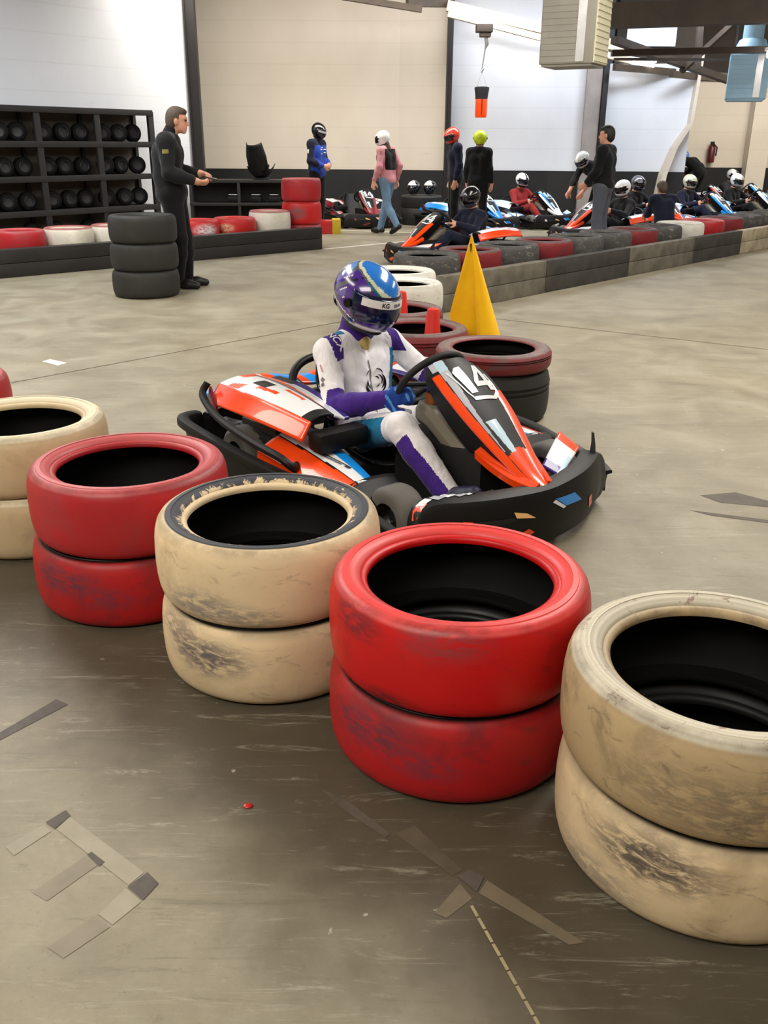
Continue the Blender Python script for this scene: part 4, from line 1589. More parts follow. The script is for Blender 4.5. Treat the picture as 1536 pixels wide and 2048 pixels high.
def hand(w, d, n, side, curl, spread=.0, s=1.0, g='hand'):
    """Palm, four unequal jointed fingers and a thumb that leaves the side of the palm. d fingers, n palm faces, side +1/-1 thumb side."""
    w, d = Vector(w), Vector(d).normalized()
    n = (Vector(n) - d * Vector(n).dot(d)).normalized()
    t = d.cross(n).normalized() * side
    out = [ell(w + d * .045 * s, (.050 * s, .040 * s, .017 * s), g, [[d[i], t[i], n[i]] for i in range(3)]), cap(w - d * .02 * s, w + d * .03 * s, .026 * s, .024 * s, g)]
    for i, ln in enumerate((.070, .078, .072, .056)):
        p = w + d * (.082 - .004 * abs(i - 1.3)) * s + t * (.030 - .0205 * i) * s
        a = .15 + curl * .25
        for k, fr in enumerate((.45, .32, .26)):
            dd = (d * math.cos(a) + n * math.sin(a) + t * spread * (1.2 - i)).normalized()
            q = p + dd * ln * fr * s
            out.append(cap(p, q, (.0098 - .0010 * k) * s, (.0090 - .0010 * k) * s, g))
            p = q
            a += curl
    p = w + d * .022 * s + t * .030 * s
    for dd, ln, r in (((t * .75 + d * .62 + n * .30), .042, .0125), ((t * .25 + d * .85 + n * (.25 + .3 * curl)), .034, .011), ((d * .85 + n * (.3 + .5 * curl)), .024, .0098)):
        q = p + dd.normalized() * ln * s
        out.append(cap(p, q, r * s, r * .92 * s, g))
        p = q
    return out


def std_joints(**kw):
    J = dict(pel=(0, 0, .96), wai=(0, 0, 1.11), che=(.005, 0, 1.30), nek=(0, 0, 1.47), hed=(.02, 0, 1.625), face=(1, 0, 0),
             shR=(0, -.185, 1.42), shL=(0, .185, 1.42), elR=(-.03, -.225, 1.14), elL=(-.03, .225, 1.14), wrR=(.04, -.23, .89), wrL=(.04, .23, .89),
             hiR=(0, -.09, .93), hiL=(0, .09, .93), knR=(.02, -.10, .50), knL=(.02, .10, .50), anR=(-.02, -.105, .085), anL=(-.02, .105, .085),
             toR=(.17, -.125, .035), toL=(.17, .125, .035), hdR=(.2, 0, -1), hdL=(.2, 0, -1), hnR=(0, 1, 0), hnL=(0, -1, 0), curl=.45, thick=1.0)
    J.update(kw)
    return J


def body_prims(J, helmet=False):
    v = {k: Vector(x) for k, x in J.items() if isinstance(x, tuple)}
    q = J['thick']
    sv = (v['shL'] - v['shR']).normalized()
    hv = (v['hiL'] - v['hiR']).normalized()
    mv = (sv + hv).normalized()
    P = []
    for s in (-1, 1):
        a, b, c = v['pel'] + hv * .062 * s, v['wai'] + mv * .055 * s, v['che'] + sv * .075 * s
        P.append(cap(a, b, .112 * q, .098 * q, 'hip'))
        P.append(cap(b, c, .098 * q, .112 * q, 'torso'))
        sh = v['shL'] if s > 0 else v['shR']
        P.append(cap(c, sh - sv * .05 * s, .105 * q, .062 * q, 'torso'))
        P.append(cap(v['nek'] - Vector((0, 0, .02)), sh - sv * .02 * s, .052, .052 * q, 'torso'))
    P.append(cap(v['nek'] - (v['hed'] - v['nek']).normalized() * .03, v['hed'] - (v['hed'] - v['nek']) * .35, .056, .052, 'neck'))
    R = frame_of(v['face'])
    h = v['hed']
    L_ = lambda x, y, z: h + R @ Vector((x, y, z))
    RR = [list(r) for r in R]
    P += [ell(L_(-.012, 0, .022), (.096, .075, .094), 'head', RR), ell(L_(.022, 0, -.048), (.068, .058, .068), 'head', RR)]
    if not helmet:
        P += [cap(L_(.084, 0, .004), L_(.107, 0, -.030), .009, .013, 'head'), ell(L_(.072, 0, .026), (.020, .052, .012), 'head', RR), ell(L_(.080, 0, -.066), (.013, .025, .010), 'head', RR),
              ell(L_(.068, 0, -.098), (.022, .026, .020), 'head', RR), ell(L_(-.008, .074, -.012), (.020, .010, .032), 'head', RR), ell(L_(-.008, -.074, -.012), (.020, .010, .032), 'head', RR)]
    for s, S_ in ((-1, 'R'), (1, 'L')):
        sh, el_, wr = v['sh' + S_], v['el' + S_], v['wr' + S_]
        P += [ell(sh - Vector((0, 0, .01)), (.060 * q, .058 * q, .062 * q), 'arm'), cap(sh, el_, .052 * q, .042 * q, 'arm'), cap(el_, el_.lerp(wr, .35), .043 * q, .044 * q, 'fore'), cap(el_.lerp(wr, .35), wr, .044 * q, .029 * q, 'fore')]
        P += hand(wr, v['hd' + S_], v['hn' + S_], s, J['curl'], s=J.get('hs', 1.0))
        hi, kn, an, to = v['hi' + S_], v['kn' + S_], v['an' + S_], v['to' + S_]
        P += [cap(hi, kn, .090 * q, .058 * q, 'thigh'), cap(kn, kn.lerp(an, .35), .057 * q, .056 * q, 'calf'), cap(kn.lerp(an, .35), an, .056 * q, .040, 'calf')]
        ft = (to - an)
        fl = Vector((ft.x, ft.y, ft.z * .6)).normalized()
        heel = an - fl * .045 + Vector((0, 0, -.035))
        P += [cap(heel, an + (to - an) * .55 + Vector((0, 0, -.012)), .036, .042, 'foot'), cap(an + (to - an) * .5 + Vector((0, 0, -.01)), to, .042, .030, 'foot'), cap(an, heel, .04, .036, 'foot')]
    P.append(ell(v['pel'] - frame_of(hv.cross(Vector((0, 0, 1)))) @ Vector((.05, 0, .0)) * (0) + hv.cross(Vector((0, 0, 1))).normalized() * -.045 + Vector((0, 0, -.02)), (.085 * q, .10 * q, .09 * q), 'hip'))
    return P


def grp(P, *names):
    return [p for p in P if (p[5] if p[0] == 'c' else p[4]) in names]


def clothed(name, label, loc, rz, J, top='cloth_black', low='cloth_black', shoe='shoe_black', skinm='skin', vox=.010, group=None, scale=1.0, helmet=None, hair=None, hem=None, sleeves=True, topmat=None, body_only=False):
    root = thing(name, label, 'person', loc, rz, group)
    root.scale = (scale,) * 3
    P = body_prims(J, helmet is not None)
    link_mesh('body', skin(P, vox, .022), skinm, root, 1.2)
    tp = grp(P, 'torso', 'arm', 'fore') if sleeves else grp(P, 'torso')
    jk = grow(tp, .013) + grow(grp(P, 'hip'), .016)
    zc = (hem if hem is not None else J['pel'][2] - .06)
    wrs = [(Vector(J['wr' + s]), (Vector(J['wr' + s]) - Vector(J['el' + s])).normalized()) for s in 'RL']

    def cut(X, Y, Z):
        c = zc - Z + 0 * X + 0 * Y
        for w, d in wrs:
            near = np.sqrt((X - w.x) ** 2 + (Y - w.y) ** 2 + (Z - w.z) ** 2) - .10
            c = np.maximum(c, np.minimum((X - w.x) * d.x + (Y - w.y) * d.y + (Z - w.z) * d.z + .005, -near))
        return c
    if not callable(top):
        link_mesh('jacket', skin(jk, vox * 1.05, .035, None, cut), [top] if not topmat else topmat[0], root, 1.2)
    if topmat:
        pass
    link_mesh('trousers', skin(grow(grp(P, 'hip', 'thigh'), .012) + grow(grp(P, 'calf'), .017), vox * 1.05, .03, None, lambda X, Y, Z: Z - (J['pel'][2] + .05) + 0 * X + 0 * Y), low, root, 1.2)
    fp = grow(grp(P, 'foot'), .007)
    for q in (fp[:3], fp[3:]):
        m_ = skin(q, vox * .9, .02)
        link_mesh('shoe', m_, shoe, root, 1.2)
    if hair:
        R = frame_of(J['face'])
        RR = [list(r) for r in R]
        h = Vector(J['hed'])
        hp = [ell(h + R @ Vector((-.016, 0, .028)), (.101, .083, .100), 'hair', RR), ell(h + R @ Vector((.03, 0, .085)), (.060, .060, .030), 'hair', RR), ell(h + R @ Vector((-.05, 0, -.02)), (.066, .076, .085), 'hair', RR)]

        def hcut(X, Y, Z):
            f = R.col[0]
            u = R.col[2]
            a = (X - h.x) * f.x + (Y - h.y) * f.y + (Z - h.z) * f.z
            b = (X - h.x) * u.x + (Y - h.y) * u.y + (Z - h.z) * u.z
            return np.maximum(np.minimum(a - .02 - 0 * b, .055 - b), np.minimum(-.02 - b + a * .9, .3 + 0 * a) * 1.0 - .04)
        link_mesh('hair', skin(hp, vox * .8, .02, None, hcut), hair, root, 1.2)
    if helmet:
        helmet_on(root, Vector(J['hed']) + Vector((0, 0, .01)), frame_of(J['face']), **helmet)
    return root


# ---------------------------------------------------------------- helmets
def helm_pt(lat, lon, k=1.0):
    """Shell of a full-face helmet; lat, lon in degrees, lon 0 forward, +90 left."""
    a, b = math.radians(lat), math.radians(lon)
    x, y, z = math.cos(a) * math.cos(b), math.cos(a) * math.sin(b), math.sin(a)
    rx = .148 if x > 0 else .142
    p = Vector((x * rx, y * .120, z * .132))
    if lat < 5:
        t = min(1, (5 - lat) / 50)
        p.x += .026 * t * max(0, x) ** .6 if x > 0 else 0
        p.y *= 1 - .10 * t
        if x < 0:
            p.x += .012 * t
    p.x -= .012 * max(0, z) * (x < 0)
    return p * k


def helmet_on(root, c, R, shell='lacquer_white', band=None, visor='visor_dark', strip=None, paint=None, mats=None, hi=False, open_face=False, k=1.0):
    nla, nlo = (64, 120) if hi else (26, 44)
    P3 = lambda p: c + R @ p
    lat0 = -58.0

    def mt(u, v):
        lat, lon = lat0 + (90 - lat0) * u, -180 + 360 * v
        if paint:
            return paint(lat, lon)
        if -22 < lat < 16 and abs(lon) < 72:
            return 2
        if band and abs(lon) < 16 and lat > 16:
            return 1
        if band and lat < -36:
            return 1
        return 0
    m_ = MB()
    m_.grid(lambda u, v: P3(helm_pt(lat0 + (90 - lat0) * u, -180 + 360 * v, k)), nla, nlo, matfn=mt)
    hm = m_.build('helmet', mats or [shell, band or shell, 'black_matt'], root, 1.3)
    thicken(hm, .012)
    # trim roll round the neck opening
    m_ = MB()
    m_.tube([P3(helm_pt(lat0, lo, k) + Vector((0, 0, -.002))) for lo in range(-180, 180, 9)], .010, 8, loop=True)
    m_.build('neck_roll', 'black_matt', hm)
    if open_face:
        return hm
    m_ = MB()
    m_.grid(lambda u, v: P3(helm_pt(-24 + 42 * u - 6 * abs(2 * v - 1) ** 3 * (1 - 2 * u), -80 + 160 * v, k * 1.022)), 14, 40)
    vs = thicken(m_.build('visor', visor, hm, 1.3), .004)
    for lo in (-84, 84):
        m_ = MB()
        p = P3(helm_pt(-2, lo, k * 1.02))
        n = (R @ helm_pt(-2, lo)).normalized()
        m_.tube([p - n * .004, p + n * .010], .019 if hi else .016, 16)
        m_.build('visor_pivot', 'black_plastic', hm)
    if strip:
        m_ = MB()
        m_.grid(lambda u, v: P3(helm_pt(4.0 + 12.5 * u, -62 + 124 * v, k * 1.032)), 4, 40)
        st = m_.build('sun_strip', strip, vs, 1.3)
        return hm, vs, st
    return hm
# ---------------------------------------------------------------- the driver in kart 14 (kart frame)
DJ = dict(pel=(-.30, 0, .235), wai=(-.355, 0, .37), che=(-.39, 0, .53), nek=(-.395, -.005, .675), hed=(-.290, -.025, .858), face=(.90, .14, -.27),
          shR=(-.375, -.185, .615), shL=(-.375, .185, .615), elR=(-.185, -.285, .405), elL=(-.165, .30, .44), wrR=(.035, -.185, .475), wrL=(.05, .20, .52),
          hiR=(-.27, -.095, .235), hiL=(-.27, .095, .235), knR=(.185, -.215, .39), knL=(.185, .215, .39), anR=(.475, -.19, .15), anL=(.475, .19, .15),
          toR=(.605, -.185, .205), toL=(.605, .185, .205), hdR=(.62, .30, .25), hdL=(.62, -.30, .25), hnR=(.25, .95, -.2), hnL=(.25, -.95, -.2), curl=.85, thick=.90, hs=.86)
drv = thing('person', 'kart driver in white and purple race suit with a blue and purple helmet', 'person', kart0.location, KH)
PB = body_prims(DJ, True)
link_mesh('body', skin(PB, .009, .02), 'skin', drv, 1.2)
fold = lambda p: p
v_ = {k: Vector(x) for k, x in DJ.items() if isinstance(x, tuple)}
suit = grow(grp(PB, 'torso', 'arm', 'hip'), .012) + grow(grp(PB, 'fore'), .012) + grow(grp(PB, 'thigh'), .012) + grow(grp(PB, 'calf'), .013)
# creases: thin rolls of cloth at the elbow, waist and knee
rr = random.Random(3)
for S_ in 'RL':
    e, s, w, kn, hi, an = (v_[x + S_] for x in ('el', 'sh', 'wr', 'kn', 'hi', 'an'))
    for a, b, r in ((e, s, .056), (e, w, .052), (kn, hi, .075), (kn, an, .064)):
        for t_ in (.10, .22, .36, .52):
            c_ = a.lerp(b, t_)
            d_ = (b - a).normalized()
            o_ = d_.orthogonal().normalized()
            o2 = d_.cross(o_)
            ph = rr.uniform(0, 6)
            u1 = o_ * math.cos(ph) + o2 * math.sin(ph)
            u2 = o_ * math.cos(ph + 1.5) + o2 * math.sin(ph + 1.5)
            suit.append(cap(c_ + u1 * r * .92, c_ + u2 * r * .92 + d_ * rr.uniform(-.03, .03), .010, .005, 'arm' if r < .06 else 'thigh'))
for z_, sp in ((.40, .10), (.46, .11), (.52, .08)):
    for y_ in (-1, 1):
        suit.append(cap((-.265 - (z_ - .4) * .2, y_ * .02, z_ - .01), (-.275 - (z_ - .4) * .2, y_ * sp, z_ + .045), .007, .004, 'torso'))
names = [(p[5] if p[0] == 'c' else p[4]) for p in suit]


def suit_mat(C, who):
    # 0 white 1 purple 2 teal 3 zip
    out = np.zeros(len(C), dtype=int)
    g_ = np.array(names)[who]
    for S_, sg in (('R', -1), ('L', 1)):
        e, w, s = v_['el' + S_], v_['wr' + S_], v_['sh' + S_]
        side = (C[:, 1] * sg > 0)
        d_ = (w - e)
        t_ = ((C - np.array(e)) @ np.array(d_)) / d_.length_squared
        offa = np.linalg.norm(C - (np.array(e) + np.outer(t_, np.array(d_))), axis=1)
        out[((g_ == 'fore') | (g_ == 'arm')) & side & (t_ > -.06) & (offa < .085)] = 1
        # shoulder yokes
        q = C - np.array(s)
        # yoke: a leaf from the shoulder point forward and down the front of the chest
        ax_ = np.array([.062, -.012 * sg * 4, -.010])
        lp = q @ (ax_ / np.linalg.norm(ax_))
        inn = -q[:, 1] * sg
        out[side & (g_ != 'fore') & (q[:, 2] > -.030) & (inn > -.015) & (inn < .055 - .2 * np.maximum(0, q[:, 0])) & (q[:, 0] > -.035) & (q[:, 0] < .12)] = 1
        out[side & (g_ != 'fore') & (q[:, 2] > .035) & (inn > .050) & (inn < .085) & (q[:, 0] > -.03) & (q[:, 0] < .02)] = 2
        # teal side panels and thighs
        k_, h_, a_ = v_['kn' + S_], v_['hi' + S_], v_['an' + S_]
        d_ = (k_ - h_)
        t_ = ((C - np.array(h_)) @ np.array(d_)) / d_.length_squared
        off = C - (np.array(h_) + np.outer(t_, np.array(d_)))
        out[(g_ == 'thigh') & side & (t_ > .22) & (t_ < .88) & (off[:, 1] * sg > .004 + .05 * np.maximum(0, t_ - .6)) & (off[:, 2] < .050)] = 2
        d_ = (a_ - k_)
        t_ = ((C - np.array(k_)) @ np.array(d_)) / d_.length_squared
        off = C - (np.array(k_) + np.outer(t_, np.array(d_)))
        out[(g_ == 'calf') & side & (t_ > .16) & (off[:, 1] * sg > .012) & (off[:, 2] < .035)] = 1
        if S_ == 'L':
            out[(g_ == 'torso') & side & (C[:, 0] > -.42) & (C[:, 2] > .36) & (C[:, 2] < .60) & (C[:, 1] > .085 + .22 * (C[:, 2] - .40)) & (C[:, 1] < .155)] = 2
    return out


st_me = skin(suit, .0055, .020, suit_mat)
rs = link_mesh('race_suit', st_me, ['suit_white', 'suit_purple', 'suit_teal'], drv, 1.2)
M['zip'] = plain('zip_grey', (110, 100, 96), .5, var=.2)
tree = bvh_of(rs)
fwd = Vector((.94, 0, .34))
decal('zip_line', tree, (-.05, -.004, .50), (0, 1, 0), (-.34, 0, .94), 'zip', rs, strips=[[((.003 * math.sin(i * .9) - .0035, -.16 + i * .016), (.003 * math.sin(i * .9) + .0035, -.16 + i * .016)) for i in range(20)]], off=.003)
# striped roundel on the belly
def arc(r0, r1, a0, a1, n=10, sq=1.0):
    return [((r0 * math.cos(a0 + (a1 - a0) * i / n) * sq, r0 * math.sin(a0 + (a1 - a0) * i / n)), (r1(i / n) * math.cos(a0 + (a1 - a0) * i / n) * sq, r1(i / n) * math.sin(a0 + (a1 - a0) * i / n))) for i in range(n + 1)]


tap = lambda base, w: (lambda t_: base + w * math.sin(PI * t_))
o3 = (-.045, .012, .545)
for r0, w, a0, a1 in ((.058, .010, 3.3, 4.5), (.050, .010, 3.0, 4.6), (.040, .008, 2.7, 3.9), (.058, .009, -1.2, .2), (.048, .012, -.9, .7), (.036, .009, -.6, 1.0), (.056, .007, .5, 1.4), (.030, .008, 3.4, 4.4), (.022, .007, .2, 1.3), (.056, .006, 1.8, 2.5), (.024, .007, 4.9, 5.9)):
    decal('crest_stripe', tree, o3, (0, 1, 0), (-.34, 0, .94), 'lacquer_black', rs, strips=[arc(r0, tap(r0, w), a0, a1)], off=.003)
# lettering on the shoulder yokes and a faint badge on the sleeve
decal('lettering', tree, Vector((-.338, -.150, .640)) + Vector((.5, -.4, .77)) * .2, (.80, .15, -.55), (.10, .89, .395), 'lacquer_white', rs, text='NCX', size=.050, off=.004, sub=1, bold=.001)
decal('lettering', tree, Vector((-.338, .150, .640)) + Vector((.5, .4, .77)) * .2, (-.80, .15, .55), (-.10, .89, -.395), 'lacquer_white', rs, text='NCX', size=.050, off=.004, sub=1, bold=.001)
M['badge_grey'] = plain('badge_grey', (120, 112, 124), .8, var=.3, scale=60)
M['badge_pink'] = plain('badge_pink', (196, 150, 156), .8, var=.2, scale=60)
for pl in ([(-.02, .02), (.0, .028), (.004, .012), (-.016, .006)], [(.008, .02), (.026, .018), (.02, .004), (.006, .006)], [(-.02, -.004), (.014, -.002), (.01, -.016), (-.014, -.02)]):
    decal('badge', tree, (-.27, -.6, .50), (.75, 0, -.6), (.6, 0, .75), 'badge_grey', rs, poly=pl, off=.003, sub=2)
decal('badge', tree, (-.30, -.6, .56), (.75, 0, -.6), (.6, 0, .75), 'badge_pink', rs, poly=[(-.02, -.003), (.02, -.003), (.02, .004), (-.02, .004)], off=.003, sub=2)
decal('badge', tree, (.27, -.6, .285), (.80, 0, -.6), (.6, 0, .8), 'badge_grey', rs, poly=[(-.055, -.006), (.045, -.006), (.055, .006), (-.045, .006)], off=.003, sub=2)
# collar and neck brace, gloves, boots
link_mesh('neck_collar', skin([cap((-.405, -.005, .655), (-.375, -.008, .735), .078, .074), ell((-.40, 0, .665), (.085, .10, .030))], .007, .02), 'suit_purple', drv, 1.2)
link_mesh('scarf', skin([ell((-.335, -.004, .645), (.030, .036, .030)), cap((-.33, -.01, .66), (-.315, .0, .615), .018, .012)], .006, .015), plain('scarf_ochre', (190, 168, 104), .8), drv, 1.2)
for S_, sg in (('R', -1), ('L', 1)):
    hp = grow(grp(hand(DJ['wr' + S_], DJ['hd' + S_], DJ['hn' + S_], sg * 1, DJ['curl']), 'hand'), .0045)
    e, w = v_['el' + S_], v_['wr' + S_]
    d_ = (w - e).normalized()
    hp.append(cap(w - d_ * .085, w, .044, .034, 'cuff'))
    gn = [(p[5] if p[0] == 'c' else p[4]) for p in hp]

    def gm(C, who, gn=gn):
        o = np.zeros(len(C), dtype=int)
        ph = np.sin(C[:, 0] * 160 + C[:, 2] * 120) + np.sin(C[:, 1] * 190 - C[:, 0] * 60)
        o[ph > 1.25] = 1
        idx = np.array([i for i, p in enumerate(hp)])
        o[(who >= 2) & (who < len(hp) - 1) & (((who - 2) % 3) == 2)] = 2
        return o
    link_mesh('glove', skin(hp, .0042, .010, gm), ['glove_blue', 'glove_sky', 'grey_paint'], drv, 1.2)
    bp = grow(grp(PB, 'foot')[0:3] if S_ == 'R' else grp(PB, 'foot')[3:6], .007) + [cap(v_['an' + S_] + (v_['kn' + S_] - v_['an' + S_]).normalized() * .08, v_['an' + S_], .050, .046)]
    link_mesh('boot', skin(bp, .007, .02), 'boot_navy', drv, 1.2)


def helm_paint(lat, lon):
    # 0 purple 1 blue 2 cream 3 grey 4 violet 5 sky 6 navy 7 white 8 teal
    al = abs(lon)
    if lat < 24 and lat > -24 and al < 74:
        return 6
    # oval crown panel, rimmed in cream
    d = math.hypot((lat - 58) / 36, al / 100 * (1.15 if lat < 60 else 1)) if al < 130 else 9
    cx, cy = math.cos(math.radians(lat)) * math.cos(math.radians(lon)), math.cos(math.radians(lat)) * math.sin(math.radians(lon))
    rr_ = math.hypot((cx - .36) / .56, cy / .52)
    if lat > 0:
        if rr_ < 1.0:
            return 1
        if rr_ < 1.17:
            return 2
        if rr_ < 1.27:
            return 3 if al > 60 else 8
        if cx < -.18 and lat > 48:
            return 5
        if rr_ < 1.52 and al > 75:
            return 3 if al > 96 else 0
        w = math.sin(al * .13 + lat * .16)
        if al > 92:
            return 4 if w > .35 else 3 if w < -.72 else 7 if w > .22 else 5 if lat > 40 else 0
        return 0 if w > -.8 else 6
    if al < 74:
        if lat < -40:
            return 7
        if lat < -34:
            return 0
        return 8 if al < 28 and lat > -29 else 0
    if lat < -44:
        return 7 if al < 100 else 6
    if al > 138:
        return 6 if lat < -8 else 4
    w = math.sin(al * .10 - lat * .2)
    return 7 if w > .93 else 6 if (al > 112 or lat < -26) else 0


hm, vs, ss = helmet_on(drv, Vector(DJ['hed']) + Vector((.004, 0, .0)), frame_of(DJ['face']), visor='visor_blue', strip='lacquer_white', paint=helm_paint,
                       mats=['lacquer_purple', 'lacquer_blue', 'lacquer_cream', 'lacquer_grey', 'lacquer_violet', 'lacquer_sky', 'lacquer_navy', 'lacquer_white', 'lacquer_teal'], hi=True, k=1.15)
HR = frame_of(DJ['face'])
hc = Vector(DJ['hed']) + Vector((.004, 0, 0))
HK = 1.15 / 1.04
tree = bvh_of(ss)
for txt, lo, mt_ in (('KG', -22, 'lacquer_black'), (None, 6, 'badge_grey')):
    p = helm_pt(10, lo, 1.4)
    n_ = (HR @ Vector((math.cos(math.radians(lo)), math.sin(math.radians(lo)), 0.12))).normalized()
    u_ = (HR @ Vector((-math.sin(math.radians(lo)), math.cos(math.radians(lo)), 0)))
    decal('lettering', tree, hc + HR @ helm_pt(9.3, lo, 1.45), u_, n_.cross(u_), mt_, ss, text=txt, poly=None if txt else [[(-.022, -.006), (-.004, -.006), (-.004, .007), (-.022, .007)], [(.002, -.006), (.022, -.005), (.022, .006), (.002, .007)]], size=.026, off=.0015, bold=.0008, far=.35)
# chin vent and rear spoiler
m_ = MB()
m_.grid(lambda u, v: hc + HR @ helm_pt(-46 + 6 * u, -16 + 32 * v, 1.062 * HK), 3, 12)
m_.build('chin_vent', 'lacquer_grey', hm, 1.2)
m_ = MB()
m_.grid(lambda u, v: hc + HR @ (helm_pt(-28 + 14 * u, 128 + 104 * v, 1.05 * HK) + Vector((-.012 * math.sin(PI * u), 0, 0))), 6, 24)
thicken(m_.build('rear_spoiler', 'lacquer_black', hm, 1.2), .006)
# ---------------------------------------------------------------- rack of kart wheels along the left wall
M['rack_black'] = plain('rack_black', (32, 30, 29), 0.6, var=.3, scale=4)
M['rack_back'] = plain('rack_back', (96, 88, 80), 0.8, var=.25, scale=2)
RA, RB = Vector((-7.0, 11.80, 0)), Vector((-3.78, 15.87, 0))
Rd = (RB - RA).normalized()
Rn = Vector((-Rd.y, Rd.x, 0))
rack = thing('storage_rack', 'long black four-shelf rack of kart wheels against the left wall', 'rack', RA, math.atan2(Rd.y, Rd.x))
RL = (RB - RA).length
ZS = (0.50, 0.98, 1.46)
for z in (.06,) + ZS + (1.93,):
    m_ = MB()
    m_.box((RL / 2, .25, z), (RL, .5, .045), bev=.004)
    m_.box((RL / 2, .012, z - .01), (RL, .025, .085), bev=.004)
    m_.build('shelf', 'rack_black', rack)
nb = 5
for k in range(nb + 1):
    m_ = MB()
    x = .03 + (RL - .06) * k / nb
    m_.box((x, .04, .97), (.10, .06, 1.94), bev=.004)
    m_.box((x, .47, .97), (.06, .05, 1.94), bev=.004)
    m_.build('upright', 'rack_black', rack)
m_ = MB()
m_.box((RL / 2, .505, .97), (RL, .012, 1.9))
m_.build('back_panel', 'rack_back', rack)


def loose_wheel(r=.135, w=.13):
    T = Matrix.Rotation(PI / 2, 4, 'X')
    root = thing('wheel', '', 'wheel')
    m_ = MB()
    m_.lathe([(r * .55, -w * .5), (r * .82, -w * .52), (r * .94, -w * .44), (r, -w * .3), (r, w * .3), (r * .94, w * .44), (r * .82, w * .52), (r * .55, w * .5)], 28, mat=T, closed=True)
    m_.build('tread', 'tyre_inside', root)
    m_ = MB()
    m_.lathe([(r * .56, -w * .46), (r * .5, -w * .2), (.03, -w * .16), (0, -w * .16)], 20, mat=T)
    m_.lathe([(r * .56, w * .46), (r * .5, w * .2), (.03, w * .16), (0, w * .16)], 20, mat=T)
    for s in (-1, 1):
        m_.lathe([(r * .60, s * w * .50), (r * .56, s * w * .53), (r * .52, s * w * .48)], 28, mat=T)
    m_.build('rim', plain('rim_grey', (46, 46, 50), .5) if 'rim_grey' not in bpy.data.materials else bpy.data.materials['rim_grey'], root)
    return root


lw = loose_wheel()
first = True
shelf_name = {1.46: 'top', .98: 'second', .50: 'third', .06: 'bottom'}
for z in (1.46, .98, .50, .06):
    for b in range(nb):
        for k in range(3):
            if z == 1.46 and b == 1 and k == 0:
                continue
            if z == .06 and k == 1:
                continue
            x = .03 + (RL - .06) * (b + (.20 + .30 * k)) / nb
            p = RA + Rd * x + Rn * (.20 + rnd.uniform(0, .06)) + Vector((0, 0, z + .0235 + .135))
            o = lw if first else copy_tree(lw)
            first = False
            o.location = p
            o.rotation_euler = (0, 0, rack.rotation_euler[2] + rnd.uniform(-.5, .1))
            tag(o, 'black kart wheel on the %s shelf of the long rack' % shelf_name[z], 'wheel', 'kart wheels on the %s shelf' % shelf_name[z])
# white roll at the rack end near the edge
m_ = MB()
m_.tube([(0, 0, 0), (0, 0, .40)], .06, 20)
o = m_.build('paper_roll', 'white_paint')
p = RA + Rd * (RL * (1.13) / nb) + Rn * .2
o.location = (p.x, p.y, 1.46 + .0235)
tag(o, 'white roll standing on the top shelf of the rack at the left edge', 'roll')

# ---------------------------------------------------------------- low bench with a kart seat on it
BX = site(486, 345, Y=17.6)
bench = thing('low_rack', 'low black two-shelf rack carrying a black kart seat, behind the kerb', 'rack', (-2.62, 17.0, 0), 0.12)
for z in (.12, .48, .86):
    m_ = MB()
    m_.box((0, 0, z), (1.72, .5, .05), bev=.005)
    m_.build('shelf', 'rack_black', bench)
for x in (-.83, .0, .83):
    m_ = MB()
    for y in (-.22, .22):
        m_.box((x, y, .43), (.05, .05, .86), bev=.004)
    m_.build('upright', 'rack_black', bench)
m_ = MB()
m_.box((0, .245, .48), (1.7, .01, .8))
m_.build('back_panel', 'black_matt', bench)
for i, (x, z, l) in enumerate(((-.10, .507, 'leftmost'), (.30, .507, 'middle'), (.62, .507, 'rightmost'))):
    m_ = MB()
    m_.box((0, 0, .05), (.20, .16, .10), bev=.02)
    m_.box((0, -.06, .11), (.15, .05, .03), bev=.01)
    m_.box((.02, -.083, .05), (.12, .006, .04))
    o = m_.build('tool_case', 'black_plastic')
    m2 = MB()
    m2.box((0, -.03, .128), (.16, .09, .012), bev=.004)
    m2.build('lid', 'alloy', o)
    R = Matrix.Rotation(.12, 3, 'Z') @ Vector((x, -.05, 0))
    o.location = Vector((-2.62, 17.0, z)) + R
    tag(o, l + ' of the small grey-lidded boxes on the low black rack', 'box')
ks = thing('bucket_shell', 'black kart seat standing on the low black rack', 'seat', (-2.26, 17.02, .886), 1.2)


def kseat(u, v):
    a = (v - .5) * 2
    if u < .4:
        s = u / .4
        x, z = .26 - .34 * s, .10 - .09 * math.sin(PI * s * .9)
    else:
        s = (u - .4) / .6
        x, z = -.08 - .12 * s - .05 * math.sin(PI * s * .5), .04 + .52 * s
    wd = .20 - .05 * max(0, u - .75) / .25
    rise = .16 * abs(a) ** 3
    return Vector((x + .12 * abs(a) ** 3 * (u > .4), a * wd, z + rise * (1 if u < .5 else .3)))


m_ = MB()
m_.grid(kseat, 24, 18)
thicken(m_.build('shell', 'black_plastic', ks, 1.2), .012)
m_ = MB()
m_.box((.10, 0, .012), (.24, .22, .022), bev=.006)
m_.build('mount', 'black_metal', ks)
# red and yellow box on the floor behind the tall red stack
bx = thing('tool_box', 'red box with a yellow end on the floor behind the tall red stack', 'box', (-1.04, 16.72, 0), .1)
m_ = MB()
m_.box((-.08, 0, .115), (.32, .26, .23), bev=.01)
m_.build('body', 'red_paint', bx)
m_ = MB()
m_.box((.155, 0, .125), (.15, .27, .25), bev=.01)
m_.build('end_cap', plain('box_yellow', (206, 176, 40), .5), bx)

